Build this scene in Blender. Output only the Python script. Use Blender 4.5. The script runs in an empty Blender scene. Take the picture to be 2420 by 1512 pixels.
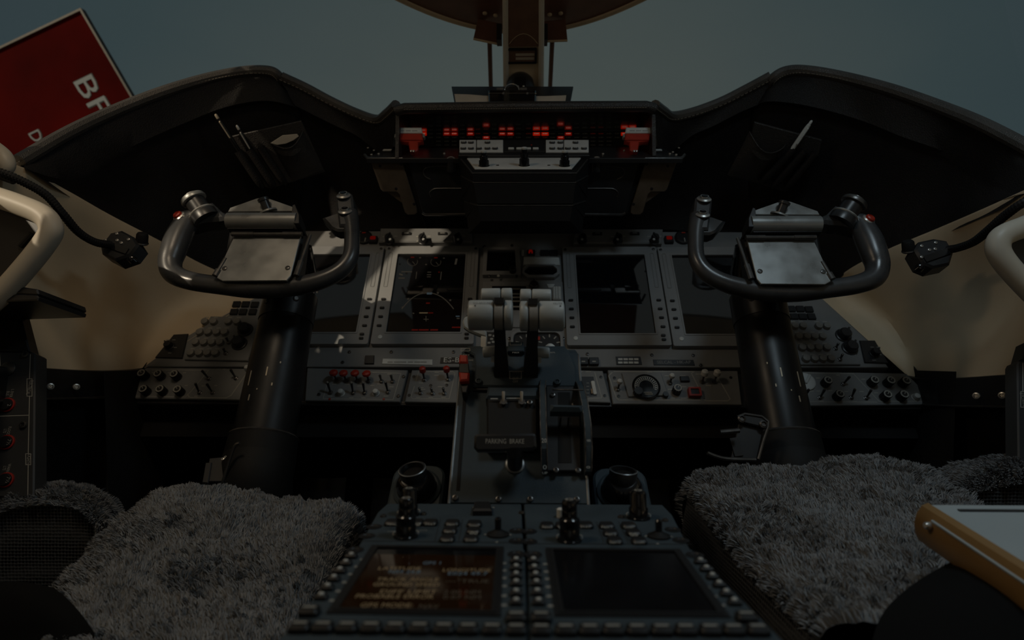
import bpy, math, random
from mathutils import Vector, Matrix
import numpy as np
random.seed(7); rng = np.random.default_rng(7)
R = math.radians
scene = bpy.context.scene
COL = scene.collection

# ---------------------------------------------------------------- camera
W, HPX, FPX = 2420, 1512, 1400.0
CAMH = 0.72
PITCH, YAW = R(4.0), R(1.15)
cam = bpy.data.cameras.new('camera')
cam.sensor_width = 36.0
cam.lens = FPX * 36.0 / W
cam.clip_start = 0.02
cam.dof.use_dof = True
cam.dof.focus_distance = 0.98
cam.dof.aperture_fstop = 4.2
camo = bpy.data.objects.new('camera', cam)
camo.location = (0, 0, CAMH)
camo.rotation_euler = (R(90) + PITCH, 0, YAW)
COL.objects.link(camo)
scene.camera = camo

# ---------------------------------------------------------------- look
scene.view_settings.view_transform = 'Standard'
scene.view_settings.look = 'None'
scene.view_settings.gamma = 1.0
scene.view_settings.use_curve_mapping = False
scene.view_settings.exposure = -3.0
scene.cycles.use_denoising = True
scene.cycles.max_bounces = 8
scene.cycles.transparent_max_bounces = 12
scene.cycles.sample_clamp_indirect = 6.0

# ---------------------------------------------------------------- world: hazy evening sky
world = bpy.data.worlds.new('sky'); scene.world = world; world.use_nodes = True
nt = world.node_tree; nt.nodes.clear()
n_out = nt.nodes.new('ShaderNodeOutputWorld'); n_bg = nt.nodes.new('ShaderNodeBackground')
n_tc = nt.nodes.new('ShaderNodeTexCoord'); n_sx = nt.nodes.new('ShaderNodeSeparateXYZ')
n_rp = nt.nodes.new('ShaderNodeValToRGB'); n_nz = nt.nodes.new('ShaderNodeTexNoise')
n_map = nt.nodes.new('ShaderNodeMapping'); n_add = nt.nodes.new('ShaderNodeMath'); n_sc = nt.nodes.new('ShaderNodeMath'); n_dot = nt.nodes.new('ShaderNodeVectorMath')
n_map.inputs['Scale'].default_value = (1.2, 1.2, 3.0)
n_nz.inputs['Scale'].default_value = 2.2; n_nz.inputs['Detail'].default_value = 4
n_sc.operation = 'MULTIPLY_ADD'; n_sc.inputs[1].default_value = 0.10; n_sc.inputs[2].default_value = -0.05
n_hf = nt.nodes.new('ShaderNodeMath'); n_hf.operation = 'MULTIPLY_ADD'; n_hf.inputs[1].default_value = 0.5; n_hf.inputs[2].default_value = 0.5
n_add.operation = 'ADD'; n_dot.operation = 'DOT_PRODUCT'; n_dot.inputs[1].default_value = (0.0, 0.97, 0.243)   # hazy glow low ahead
nt.links.new(n_tc.outputs['Generated'], n_dot.inputs[0]); nt.links.new(n_tc.outputs['Generated'], n_map.inputs[0])
nt.links.new(n_map.outputs[0], n_nz.inputs['Vector']); nt.links.new(n_nz.outputs['Fac'], n_sc.inputs[0])
nt.links.new(n_dot.outputs['Value'], n_add.inputs[0]); nt.links.new(n_sc.outputs[0], n_add.inputs[1])
nt.links.new(n_add.outputs[0], n_hf.inputs[0]); nt.links.new(n_hf.outputs[0], n_rp.inputs[0]); nt.links.new(n_rp.outputs[0], n_bg.inputs[0])
cr = n_rp.color_ramp
cr.elements[0].position = 0.0; cr.elements[0].color = (0.62, 0.58, 0.50, 1)
cr.elements[1].position = 1.0; cr.elements[1].color = (0.48, 0.575, 0.53, 1)
for p, c in ((0.30, (0.50, 0.52, 0.48, 1)), (0.55, (0.34, 0.42, 0.44, 1)), (0.85, (0.22, 0.34, 0.39, 1)), (0.91, (0.27, 0.40, 0.43, 1)), (0.96, (0.37, 0.48, 0.48, 1))):
    e = cr.elements.new(p); e.color = c
n_bg.inputs[1].default_value = 1.0
nt.links.new(n_bg.outputs[0], n_out.inputs[0])

# ---------------------------------------------------------------- sun: low and warm, from behind the left shoulder
SUN = Vector((-0.55, -0.75, 0.40)).normalized()
sl = bpy.data.lights.new('sun', 'SUN'); sl.energy = 16.0; sl.angle = R(0.9); sl.color = (1.0, 0.83, 0.62)
so = bpy.data.objects.new('sun', sl); so.rotation_euler = SUN.to_track_quat('Z', 'Y').to_euler(); so.location = (-3, -3, 4)
COL.objects.link(so)

# ---------------------------------------------------------------- projection helpers (build-time measuring only)
RC = camo.rotation_euler.to_matrix()
CP0 = Vector((0, 0, CAMH))
def ray(px, py):
    return RC @ Vector(((px - W / 2) / FPX, (HPX / 2 - py) / FPX, -1.0))
def D(px, py, d):
    r = ray(px, py); return CP0 + r * (d / r.y)
class Fr:
    """a working plane: origin o, right u, up v, out n"""
    def __init__(s, o, u, v):
        s.o = Vector(o); s.u = Vector(u).normalized(); s.v = Vector(v); s.v = (s.v - s.u * s.v.dot(s.u)).normalized(); s.n = s.u.cross(s.v)
    def hit(s, px, py, w=0.0):
        r = ray(px, py); t = (s.o + s.n * w - CP0).dot(s.n) / r.dot(s.n); return CP0 + r * t
    def uv(s, px, py, w=0.0):
        p = s.hit(px, py, w) - s.o; return (p.dot(s.u), p.dot(s.v))
    def pt(s, u, v, w=0.0):
        return s.o + s.u * u + s.v * v + s.n * w
    def M(s, u=0, v=0, w=0, rot=0.0):
        m = Matrix((s.u, s.v, s.n)).transposed().to_4x4(); m.translation = s.pt(u, v, w)
        return m @ Matrix.Rotation(rot, 4, 'Z')
    def Mp(s, px, py, w=0, rot=0.0):
        u, v = s.uv(px, py, w); return s.M(u, v, w, rot)
def fr_pts(p0, p1, u=(1, 0, 0)):   # plane running up from p0 to p1
    return Fr(p0, u, Vector(p1) - Vector(p0))

# ---------------------------------------------------------------- mesh helpers
class G:
    def __init__(s): s.V = []; s.F = []
    def add(s, V, F, M=None):
        b = len(s.V)
        s.V += [tuple(M @ Vector(v)) for v in V] if M is not None else [tuple(v) for v in V]
        s.F += [tuple(i + b for i in f) for f in F]; return s
    def box(s, x0, x1, y0, y1, z0, z1, M=None):
        V = [(x0, y0, z0), (x1, y0, z0), (x1, y1, z0), (x0, y1, z0), (x0, y0, z1), (x1, y0, z1), (x1, y1, z1), (x0, y1, z1)]
        return s.add(V, [(3, 2, 1, 0), (4, 5, 6, 7), (0, 1, 5, 4), (1, 2, 6, 5), (2, 3, 7, 6), (3, 0, 4, 7)], M)
    def prism(s, P, z0, z1, bev=0.0, M=None):
        """extruded polygon (ccw); top edge chamfered by bev"""
        n = len(P); V = [(x, y, z0) for x, y in P]
        if bev > 0:
            V += [(x, y, z1 - bev) for x, y in P]; V += [(x, y, z1) for x, y in inset(P, bev)]; L = 3
        else:
            V += [(x, y, z1) for x, y in P]; L = 2
        F = [tuple(range(n - 1, -1, -1)), tuple(range((L - 1) * n, L * n))]
        for k in range(L - 1):
            F += [(k * n + i, k * n + (i + 1) % n, (k + 1) * n + (i + 1) % n, (k + 1) * n + i) for i in range(n)]
        return s.add(V, F, M)
    def frame(s, P, Q, z0, z1, M=None):
        """ring between outer polygon P and inner polygon Q (same count)"""
        n = len(P); V = [(x, y, z0) for x, y in P] + [(x, y, z1) for x, y in P] + [(x, y, z1) for x, y in Q] + [(x, y, z0) for x, y in Q]
        F = []
        for k in range(4):
            a, b = k * n, ((k + 1) % 4) * n
            F += [(a + i, a + (i + 1) % n, b + (i + 1) % n, b + i) for i in range(n)]
        return s.add(V, F, M)
    def lathe(s, prof, n=20, M=None, cap=True):
        V = []; F = []
        for r, h in prof:
            V += [(r * math.cos(2 * math.pi * i / n), r * math.sin(2 * math.pi * i / n), h) for i in range(n)]
        for k in range(len(prof) - 1):
            F += [(k * n + i, k * n + (i + 1) % n, (k + 1) * n + (i + 1) % n, (k + 1) * n + i) for i in range(n)]
        if cap:
            F.append(tuple(range(n - 1, -1, -1))); F.append(tuple((len(prof) - 1) * n + i for i in range(n)))
        return s.add(V, F, M)
    def tube(s, path, rad, n=12, cap=True, M=None, flat=None):
        """swept tube; rad scalar or list; flat=(axis vector, factor) squashes the section"""
        P = [Vector(p) for p in path]; m = len(P); V = []; F = []
        if not hasattr(rad, '__len__'): rad = [rad] * m
        up = None
        for i in range(m):
            t = (P[min(i + 1, m - 1)] - P[max(i - 1, 0)]).normalized()
            if up is None:
                up = Vector((0, 0, 1)) if abs(t.z) < 0.9 else Vector((0, 1, 0))
            a = (up - t * up.dot(t)).normalized(); b = t.cross(a); up = a
            for k in range(n):
                an = 2 * math.pi * k / n; o = (a * math.cos(an) + b * math.sin(an)) * rad[i]
                if flat: o = o - flat[0] * o.dot(flat[0]) * (1 - flat[1])
                V.append(tuple(P[i] + o))
        for i in range(m - 1):
            F += [(i * n + k, i * n + (k + 1) % n, (i + 1) * n + (k + 1) % n, (i + 1) * n + k) for k in range(n)]
        if cap: F.append(tuple(range(n - 1, -1, -1))); F.append(tuple((m - 1) * n + k for k in range(n)))
        return s.add(V, F, M)
    def loft(s, rows, closed=False, M=None):
        n = len(rows[0]); V = [tuple(p) for r in rows for p in r]; F = []
        for i in range(len(rows) - 1):
            for k in range(n if closed else n - 1):
                F.append((i * n + k, i * n + (k + 1) % n, (i + 1) * n + (k + 1) % n, (i + 1) * n + k))
        return s.add(V, F, M)
    def quad(s, pts, M=None): return s.add(pts, [tuple(range(len(pts)))], M)
    def mesh(s, name='mesh', smooth=35):
        me = bpy.data.meshes.new(name); me.from_pydata(s.V, [], s.F); me.update()
        if smooth:
            me.polygons.foreach_set('use_smooth', [True] * len(me.polygons)); me.set_sharp_from_angle(angle=R(smooth))
        return me
def inset(P, d):
    n = len(P); out = []
    for i in range(n):
        a, b, c = Vector(P[i - 1]), Vector(P[i]), Vector(P[(i + 1) % n])
        e1 = (b - a).normalized(); e2 = (c - b).normalized()
        n1 = Vector((-e1.y, e1.x)); n2 = Vector((-e2.y, e2.x)); k = n1 + n2
        k = k / max(0.3, k.dot(n1)); out.append(tuple(b + k * d))
    return out
def rrect(w, h, r, seg=4, cx=0, cy=0):
    r = min(r, w / 2 - 1e-5, h / 2 - 1e-5); P = []
    for qx, qy, a0 in ((1, -1, -90), (1, 1, 0), (-1, 1, 90), (-1, -1, 180)):
        for k in range(seg + 1):
            a = R(a0 + 90 * k / seg); P.append((cx + qx * (w / 2 - r) + r * math.cos(a), cy + qy * (h / 2 - r) + r * math.sin(a)))
    return P
def ellipse(a, b, n=20, cx=0, cy=0):
    return [(cx + a * math.cos(2 * math.pi * i / n), cy + b * math.sin(2 * math.pi * i / n)) for i in range(n)]
def spline(P, n):
    """catmull-rom resample through P, n samples per span"""
    P = [Vector(p) for p in P]; Q = [P[0] * 2 - P[1]] + P + [P[-1] * 2 - P[-2]]; out = []
    for i in range(1, len(Q) - 2):
        a, b, c, d = Q[i - 1:i + 3]
        for k in range(n):
            t = k / n; out.append(0.5 * ((2 * b) + (c - a) * t + (2 * a - 5 * b + 4 * c - d) * t * t + (3 * b - a - 3 * c + d) * t ** 3))
    out.append(P[-1]); return out

# ---------------------------------------------------------------- object helpers
WM = {}
def link(o, M, parent):
    if parent is not None:
        o.parent = parent; o.matrix_basis = WM[parent.name].inverted() @ M
    else: o.matrix_basis = M
    COL.objects.link(o); WM[o.name] = M.copy(); return o
def part(name, mesh, mat, parent, M=None, label=None, stuff=False):
    if isinstance(mesh, G): mesh = mesh.mesh(name)
    o = bpy.data.objects.new(name, mesh)
    if mat is not None and len(mesh.materials) == 0: mesh.materials.append(MAT[mat])
    link(o, M or Matrix.Identity(4), parent)
    if label: o['label'] = label
    if stuff: o['kind'] = 'stuff'
    return o
def thing(name, label, cat, loc=(0, 0, 0), group=None):
    o = bpy.data.objects.new(name, None); o.empty_display_size = 0.05
    link(o, Matrix.Translation(Vector(loc)), None)
    o['label'] = label; o['category'] = cat
    if group: o['group'] = group
    return o
def solo(name, mesh, mat, label, cat, M=None, group=None):
    o = part(name, mesh, mat, None, M); o['label'] = label; o['category'] = cat
    if group: o['group'] = group
    return o
def struct(name, mesh, mat, M=None, label=None):
    o = part(name, mesh, mat, None, M); o['kind'] = 'structure'
    if label: o['label'] = label
    return o
_mc = {}
def cached(key, fn, mat):
    k = (key, mat)
    if k not in _mc:
        g = fn(); m = g.mesh(key if isinstance(key, str) else key[0]); m.materials.append(MAT[mat]); _mc[k] = m
    return _mc[k]
_tc = {}
def lettering(s, h, mat, parent, M, width=None, align='CENTER', name='lettering'):
    """flat printed text, cap height h, centred on M"""
    key = (s, mat, align)
    if key not in _tc:
        cu = bpy.data.curves.new('text', 'FONT'); cu.body = s; cu.size = 1.0; cu.align_x = align; cu.align_y = 'CENTER'; cu.resolution_u = 2
        cu.space_line = 0.95
        to = bpy.data.objects.new('text', cu); COL.objects.link(to)
        bpy.context.view_layer.update()
        me = bpy.data.meshes.new_from_object(to.evaluated_get(bpy.context.evaluated_depsgraph_get()))
        bpy.data.objects.remove(to); bpy.data.curves.remove(cu)
        me.materials.clear(); me.materials.append(MAT[mat])
        xs = [v.co.x for v in me.vertices] or [0, 1]
        _tc[key] = (me, max(xs) - min(xs))
    me, tw = _tc[key]
    sy = h / 0.70; sx = width / tw if width else sy
    M2 = M @ Matrix.Diagonal((sx, sy, 1, 1))
    o = bpy.data.objects.new(name, me); link(o, M2, parent); return o
# ---------------------------------------------------------------- materials
MAT = {}
def mat(name, col, rough=0.5, metal=0.0, spec=0.5, nscale=0, namp=0.0, bump=0.0, bscale=0, emit=None, estr=0.0, sheen=0, coat=0, alpha=None, rvar=0.0, tex='noise'):
    m = bpy.data.materials.new(name); m.use_nodes = True; t = m.node_tree; b = t.nodes['Principled BSDF']
    b.inputs['Base Color'].default_value = (*col, 1); b.inputs['Roughness'].default_value = rough; b.inputs['Metallic'].default_value = metal
    b.inputs['Specular IOR Level'].default_value = spec
    if sheen: b.inputs['Sheen Weight'].default_value = sheen
    if coat: b.inputs['Coat Weight'].default_value = coat; b.inputs['Coat Roughness'].default_value = 0.05
    if emit: b.inputs['Emission Color'].default_value = (*emit, 1); b.inputs['Emission Strength'].default_value = estr
    tc = t.nodes.new('ShaderNodeTexCoord')
    nz = t.nodes.new('ShaderNodeTexNoise'); nz.inputs['Scale'].default_value = nscale or 40; nz.inputs['Detail'].default_value = 4
    t.links.new(tc.outputs['Object'], nz.inputs['Vector'])
    rp = t.nodes.new('ShaderNodeMapRange'); rp.inputs[1].default_value = 0.3; rp.inputs[2].default_value = 0.7
    rp.inputs[3].default_value = 1 - (namp or 0.06); rp.inputs[4].default_value = 1 + (namp or 0.06)
    t.links.new(nz.outputs['Fac'], rp.inputs[0])
    mx = t.nodes.new('ShaderNodeMix'); mx.data_type = 'RGBA'; mx.blend_type = 'MULTIPLY'; mx.inputs[0].default_value = 1
    mx.inputs[6].default_value = (*col, 1); t.links.new(rp.outputs[0], mx.inputs[7]); t.links.new(mx.outputs[2], b.inputs['Base Color'])
    if rvar:
        r2 = t.nodes.new('ShaderNodeMapRange'); r2.inputs[1].default_value = 0.3; r2.inputs[2].default_value = 0.7
        r2.inputs[3].default_value = max(0.02, rough - rvar); r2.inputs[4].default_value = min(1, rough + rvar)
        t.links.new(nz.outputs['Fac'], r2.inputs[0]); t.links.new(r2.outputs[0], b.inputs['Roughness'])
    if bump:
        bp = t.nodes.new('ShaderNodeBump'); bp.inputs['Strength'].default_value = bump; bp.inputs['Distance'].default_value = 0.002
        if tex == 'noise':
            bz = t.nodes.new('ShaderNodeTexNoise'); bz.inputs['Detail'].default_value = 3
        else:
            bz = t.nodes.new('ShaderNodeTexVoronoi')
        bz.inputs['Scale'].default_value = bscale; t.links.new(tc.outputs['Object'], bz.inputs['Vector'])
        t.links.new(bz.outputs[0], bp.inputs['Height']); t.links.new(bp.outputs[0], b.inputs['Normal'])
    MAT[name] = m; return m
mat('leather', (0.016, 0.0145, 0.014), 0.50, spec=0.18, nscale=9, namp=0.25, bump=0.35, bscale=420, rvar=0.08, tex='vor')
mat('leather_trim', (0.030, 0.027, 0.025), 0.40, spec=0.5, bump=0.4, bscale=500, nscale=12, namp=0.2, tex='vor')
mat('leather_rim_lit', (0.062, 0.056, 0.050), 0.36, spec=0.5, bump=0.3, bscale=500, nscale=12, namp=0.2, tex='vor')  # lighter copy of the trim leather; the sunlit rim highlight is in this colour
mat('thread', (0.22, 0.19, 0.15), 0.7)
mat('black', (0.012, 0.012, 0.013), 0.45)
mat('black_gloss', (0.008, 0.008, 0.009), 0.12, spec=0.6, rvar=0.04)
mat('black_satin', (0.018, 0.018, 0.019), 0.34, spec=0.55, bump=0.05, bscale=900)
mat('black_matte', (0.010, 0.010, 0.0105), 0.75, spec=0.12)
mat('cream_light', (0.85, 0.80, 0.68), 0.45, nscale=9, namp=0.04)
mat('rubber', (0.009, 0.009, 0.009), 0.65, spec=0.25, bump=0.1, bscale=700)
mat('lacquer', (0.55, 0.55, 0.56), 0.16, metal=1.0, rvar=0.03)
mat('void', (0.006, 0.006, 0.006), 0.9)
mat('panel', (0.21, 0.213, 0.212), 0.55, spec=0.4, nscale=14, namp=0.10, bump=0.12, bscale=900)
mat('panel_dark', (0.038, 0.039, 0.040), 0.5, spec=0.4, nscale=14, namp=0.10, bump=0.1, bscale=900)
mat('screen_matte', (0.006, 0.006, 0.007), 0.16, spec=0.45, rvar=0.03)
mat('bezel', (0.25, 0.255, 0.258), 0.42, spec=0.5, nscale=10, namp=0.08, bump=0.06, bscale=900, rvar=0.06)
mat('pedestal', (0.044, 0.060, 0.072), 0.55, spec=0.18, nscale=22, namp=0.12, bump=0.15, bscale=700, rvar=0.07)
mat('pedestal_edge', (0.20, 0.21, 0.215), 0.35, metal=0.4, nscale=50, namp=0.4)
mat('worn_edge', (0.115, 0.10, 0.088), 0.42, metal=0.45, nscale=120, namp=0.75)
mat('yoke', (0.045, 0.046, 0.048), 0.30, spec=0.6, nscale=18, namp=0.25, bump=0.05, bscale=600, rvar=0.08)
mat('plate', (0.27, 0.275, 0.27), 0.34, metal=0.55, spec=0.5, nscale=30, namp=0.10, rvar=0.08)
mat('metal', (0.62, 0.60, 0.56), 0.30, metal=0.75, nscale=60, namp=0.15)
mat('metal_dark', (0.13, 0.125, 0.12), 0.35, metal=0.8, nscale=60, namp=0.25)
mat('column', (0.010, 0.0105, 0.0115), 0.36, spec=0.30, nscale=8, namp=0.3, rvar=0.10)
mat('cover_metal', (0.13, 0.10, 0.072), 0.42, metal=0.3, nscale=25, namp=0.25)
mat('scuff', (0.42, 0.36, 0.27), 0.5, metal=0.3)
mat('throttle', (0.36, 0.385, 0.385), 0.42, spec=0.45, nscale=40, namp=0.10, bump=0.06, bscale=600, rvar=0.05)
mat('throttle_band', (0.25, 0.24, 0.22), 0.5, nscale=60, namp=0.2)
mat('beige', (0.72, 0.58, 0.40), 0.55, spec=0.35, nscale=7, namp=0.05, bump=0.10, bscale=500)
mat('cream', (0.46, 0.42, 0.35), 0.45, spec=0.4, nscale=9, namp=0.04)
mat('pillar', (0.80, 0.65, 0.45), 0.45, nscale=14, namp=0.06)
mat('pillar_dark', (0.22, 0.125, 0.08), 0.5, nscale=30, namp=0.15)
mat('visor', (0.20, 0.095, 0.06), 0.45, nscale=25, namp=0.12)
mat('white', (0.62, 0.61, 0.57), 0.5, nscale=60, namp=0.08)
mat('label_white', (0.60, 0.62, 0.60), 0.5, nscale=80, namp=0.08)
mat('paper', (0.60, 0.53, 0.43), 0.7, nscale=20, namp=0.08)
mat('print', (0.38, 0.37, 0.33), 0.6)
mat('print_dim', (0.27, 0.27, 0.25), 0.6)
mat('print_dark', (0.02, 0.02, 0.02), 0.6)
mat('key_light', (0.5, 0.51, 0.49), 0.45, nscale=60, namp=0.08)
mat('panel_light', (0.55, 0.56, 0.55), 0.45, nscale=30, namp=0.08)
mat('red', (0.38, 0.028, 0.012), 0.45, nscale=60, namp=0.12)
mat('red_ring', (0.30, 0.016, 0.012), 0.45)
mat('sign_red', (0.055, 0.001, 0.0003), 0.75, spec=0.04, nscale=1.6, namp=0.45)
mat('sign_white', (0.20, 0.235, 0.25), 0.5)
mat('sign_frame', (0.20, 0.19, 0.17), 0.35, metal=0.6)
mat('screen', (0.006, 0.006, 0.007), 0.035, spec=0.5, rvar=0.01)
for _s in ('screen',):
    MAT[_s].node_tree.nodes['Principled BSDF'].inputs['IOR'].default_value = 1.9; MAT[_s].node_tree.nodes['Principled BSDF'].inputs['Specular IOR Level'].default_value = 0.7
mat('glass_tint', (0.01, 0.01, 0.012), 0.06, spec=0.5)
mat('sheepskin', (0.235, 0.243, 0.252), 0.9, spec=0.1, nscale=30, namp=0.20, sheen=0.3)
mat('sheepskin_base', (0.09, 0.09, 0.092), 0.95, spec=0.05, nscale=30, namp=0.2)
mat('mesh_fabric', (0.045, 0.044, 0.043), 0.75, spec=0.2)
mat('seat_black', (0.005, 0.005, 0.005), 0.9, spec=0.15)
mat('orange_cover', (0.27, 0.155, 0.055), 0.45, nscale=20, namp=0.12)
mat('page_blue', (0.36, 0.41, 0.43), 0.45, nscale=6, namp=0.06)
mat('carpet', (0.012, 0.012, 0.013), 0.95, bump=0.5, bscale=300)
mat('headliner', (0.66, 0.60, 0.50), 0.7, nscale=20, namp=0.05)
def emis(name, col, s):
    mat(name, tuple(c * 0.02 for c in col), 0.3, emit=col, estr=s)
emis('lamp_red', (1.0, 0.022, 0.0), 1.7)
emis('lamp_dull', (1.0, 0.02, 0.0), 0.45)
emis('lamp_deep', (1.0, 0.015, 0.0), 0.40)
emis('lamp_red_dim', (1.0, 0.06, 0.01), 0.16)
emis('lamp_white', (1.0, 0.80, 0.62), 0.85)
emis('scr_amber', (1.0, 0.72, 0.38), 0.55)
emis('scr_cyan', (0.55, 0.80, 0.95), 0.42)
emis('scr_grey', (0.75, 0.62, 0.44), 0.20)
emis('scr_red', (1.0, 0.03, 0.01), 0.32)
emis('scr_back', (1.0, 0.42, 0.15), 0.008)
MAT['scr_back'].node_tree.nodes['Principled BSDF'].inputs['Roughness'].default_value = 0.06
# woven 3-d mesh fabric: small rounded holes
t = MAT['mesh_fabric'].node_tree; b = t.nodes['Principled BSDF']
tc = t.nodes.new('ShaderNodeTexCoord'); vo = t.nodes.new('ShaderNodeTexVoronoi'); vo.inputs['Scale'].default_value = 190; vo.inputs['Randomness'].default_value = 0.12
t.links.new(tc.outputs['Object'], vo.inputs['Vector'])
mr = t.nodes.new('ShaderNodeMapRange'); mr.inputs[1].default_value = 0.20; mr.inputs[2].default_value = 0.55; mr.inputs[3].default_value = 0.12; mr.inputs[4].default_value = 1.5
t.links.new(vo.outputs['Distance'], mr.inputs[0])
mx = t.nodes.new('ShaderNodeMix'); mx.data_type = 'RGBA'; mx.blend_type = 'MULTIPLY'; mx.inputs[0].default_value = 1; mx.inputs[6].default_value = (0.06, 0.062, 0.064, 1)
t.links.new(mr.outputs[0], mx.inputs[7]); t.links.new(mx.outputs[2], b.inputs['Base Color'])
bp = t.nodes.new('ShaderNodeBump'); bp.inputs['Strength'].default_value = 0.7; bp.inputs['Distance'].default_value = 0.003
t.links.new(vo.outputs['Distance'], bp.inputs['Height']); t.links.new(bp.outputs[0], b.inputs['Normal'])
# window glass: clear, thin, faint fresnel gloss
m = bpy.data.materials.new('window_glass'); m.use_nodes = True; t = m.node_tree; t.nodes.clear()
o_ = t.nodes.new('ShaderNodeOutputMaterial'); tr = t.nodes.new('ShaderNodeBsdfTransparent'); gl = t.nodes.new('ShaderNodeBsdfGlossy'); ms = t.nodes.new('ShaderNodeMixShader'); fz = t.nodes.new('ShaderNodeFresnel')
tr.inputs[0].default_value = (0.97, 0.985, 0.98, 1); gl.inputs['Roughness'].default_value = 0.02; fz.inputs[0].default_value = 1.08
nz = t.nodes.new('ShaderNodeTexNoise'); nz.inputs['Scale'].default_value = 4; mr = t.nodes.new('ShaderNodeMapRange'); mr.inputs[3].default_value = 0.01; mr.inputs[4].default_value = 0.05
tc = t.nodes.new('ShaderNodeTexCoord'); t.links.new(tc.outputs['Object'], nz.inputs['Vector']); t.links.new(nz.outputs['Fac'], mr.inputs[0]); t.links.new(mr.outputs[0], gl.inputs['Roughness'])
t.links.new(fz.outputs[0], ms.inputs[0]); t.links.new(tr.outputs[0], ms.inputs[1]); t.links.new(gl.outputs[0], ms.inputs[2]); t.links.new(ms.outputs[0], o_.inputs[0])
MAT['window_glass'] = m
# ================================================================ the cockpit shell
def Z(z): return CAMH + z
MP = Fr(D(1238, 700, 1.45), (1, 0, 0), (0, 0.5, 0.866))      # main instrument panel plane
MX = 1238                                                     # centre line of the cockpit in the picture
g = G(); g.box(-1.05, 1.05, -1.3, 2.1, -0.03, 0.0); struct('floor', g, 'carpet')
g = G(); g.quad([(-60, -60, -1.5), (60, -60, -1.5), (60, 60, -1.5), (-60, 60, -1.5)])
mat('apron', (0.32, 0.31, 0.29), 0.9, nscale=0.6, namp=0.15); struct('ground', g, 'apron', label='pale concrete apron outside')
g = G(); g.box(-0.95, 0.95, 1.78, 1.82, 0, Z(0.30)); struct('wall_front', g, 'void')

def side_wall(s, name, top, bot):
    # beige moulded side lining, from the window sill down to the black side console
    sg = -1 if s < 0 else 1
    zs = .33 if s > 0 else .27
    T = [Vector((sg * 0.93, -1.3, Z(zs))), Vector((sg * 0.93, 0.3, Z(zs)))] + top
    B = [Vector((sg * 0.95, -1.3, Z(0.0))), Vector((sg * 0.95, 0.3, Z(0.0)))] + bot
    Ts, Bs = spline(T, 5), spline(B, 5); n = len(Ts); rows = []
    for k in range(13):
        f = k / 12; row = []
        for i in range(n):
            p = Ts[i].lerp(Bs[i], f); w = min(1.0, (n - 1 - i) / 8.0)
            bul = math.sin(math.pi * f) * 0.035 * w
            ridge = math.exp(-((n - 1 - i) - 4.5) ** 2 / 5.0) * 0.012 * math.sin(math.pi * f)
            row.append(p + Vector((sg * (bul - ridge * 2.2), -ridge, 0)))
        rows.append(row)
    lip = [[p + Vector((sg * 0.05, 0.03, 0.004)) for p in Ts], [p + Vector((sg * 0.012, 0.008, 0.007)) for p in Ts], [p + Vector((0, 0, 0.004)) for p in Ts]]
    rows = lip + rows
    if s > 0: rows = [r[::-1] for r in rows]
    g = G(); g.loft(rows); w = struct(name, g, 'beige')
    # black console below the lining
    W_ = [min(1.0, max(0.0, (len(Bs) - 1 - k) / 12.0)) for k in range(len(Bs))]
    def off(a, dz, out): return [Vector((p.x - sg * a * w_ + sg * out * (1 - w_), p.y, (p.z - dz) if dz is not None else 0.0)) for p, w_ in zip(Bs, W_)]
    rows = [Bs, off(.015, .002, .0), off(.02, .055, .05), off(.018, .058, .055), off(-.01, .058, .06), off(-.03, None, .10)]
    if s > 0: rows = [r[::-1] for r in rows]
    g = G(); g.loft(rows); part('kick_panel', g, 'black', w, label='black lower side panel')
    g = G(); g.tube([p + Vector((-sg * 0.001, -0.003, 0.001)) for p in off(.02, .058, .05)[8:-6]], 0.0022, 6); part('edge_strip', g, 'metal_dark', w)
    return w
wl = side_wall(-1, 'wall_left',
    [D(-100, 385, .88), D(40, 396, .99), D(150, 450, 1.09), D(260, 512, 1.21), D(380, 574, 1.32), D(470, 624, 1.41), D(560, 664, 1.48), MP.hit(618, 695)],
    [D(-150, 860, .80), D(-20, 864, .95), D(85, 868, 1.06), D(170, 873, 1.17), D(240, 875, 1.26), D(300, 873, 1.33), D(330, 870, 1.36), MP.hit(345, 868)])
wr = side_wall(1, 'wall_right',
    [D(2570, 392, .88), D(2436, 448, .99), D(2326, 497, 1.09), D(2216, 544, 1.21), D(2096, 594, 1.32), D(2010, 638, 1.41), D(1965, 675, 1.48), MP.hit(1942, 705)],
    [D(2610, 880, .80), D(2490, 882, .95), D(2390, 884, 1.06), D(2300, 890, 1.17), D(2235, 893, 1.26), D(2180, 892, 1.33), D(2150, 888, 1.36), MP.hit(2140, 884)])
# screws in the black consoles
def screw_mesh(r):
    g = G(); g.lathe([(r * 1.15, 0), (r * 1.15, r * .3), (r, r * .75), (r * .62, r * .85), (r * .5, r * .35)], 14)
    g.box(-r * .5, r * .5, -r * .12, r * .12, r * .3, r * .62); g.box(-r * .12, r * .12, -r * .5, r * .5, r * .3, r * .62); return g
def aim(p, n, up=(0, 0, 1)):
    n = Vector(n).normalized(); u = Vector(up).cross(n).normalized(); v = n.cross(u)
    m = Matrix((u, v, n)).transposed().to_4x4(); m.translation = Vector(p); return m
for w, L in ((wl, ((117, 913, 1.075), (178, 914, 1.15))), (wr, ((2310, 935, 1.125), (2371, 934, 1.055)))):
    for px, py, d in L:
        sx = -1 if px < MX else 1
        part('screw', cached('screw_a', lambda: screw_mesh(0.0058), 'metal'), None, w, aim(D(px, py, d) + Vector((-sx * .006, -.006, 0)), (-sx * 0.75, -0.65, 0.1)))

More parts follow.
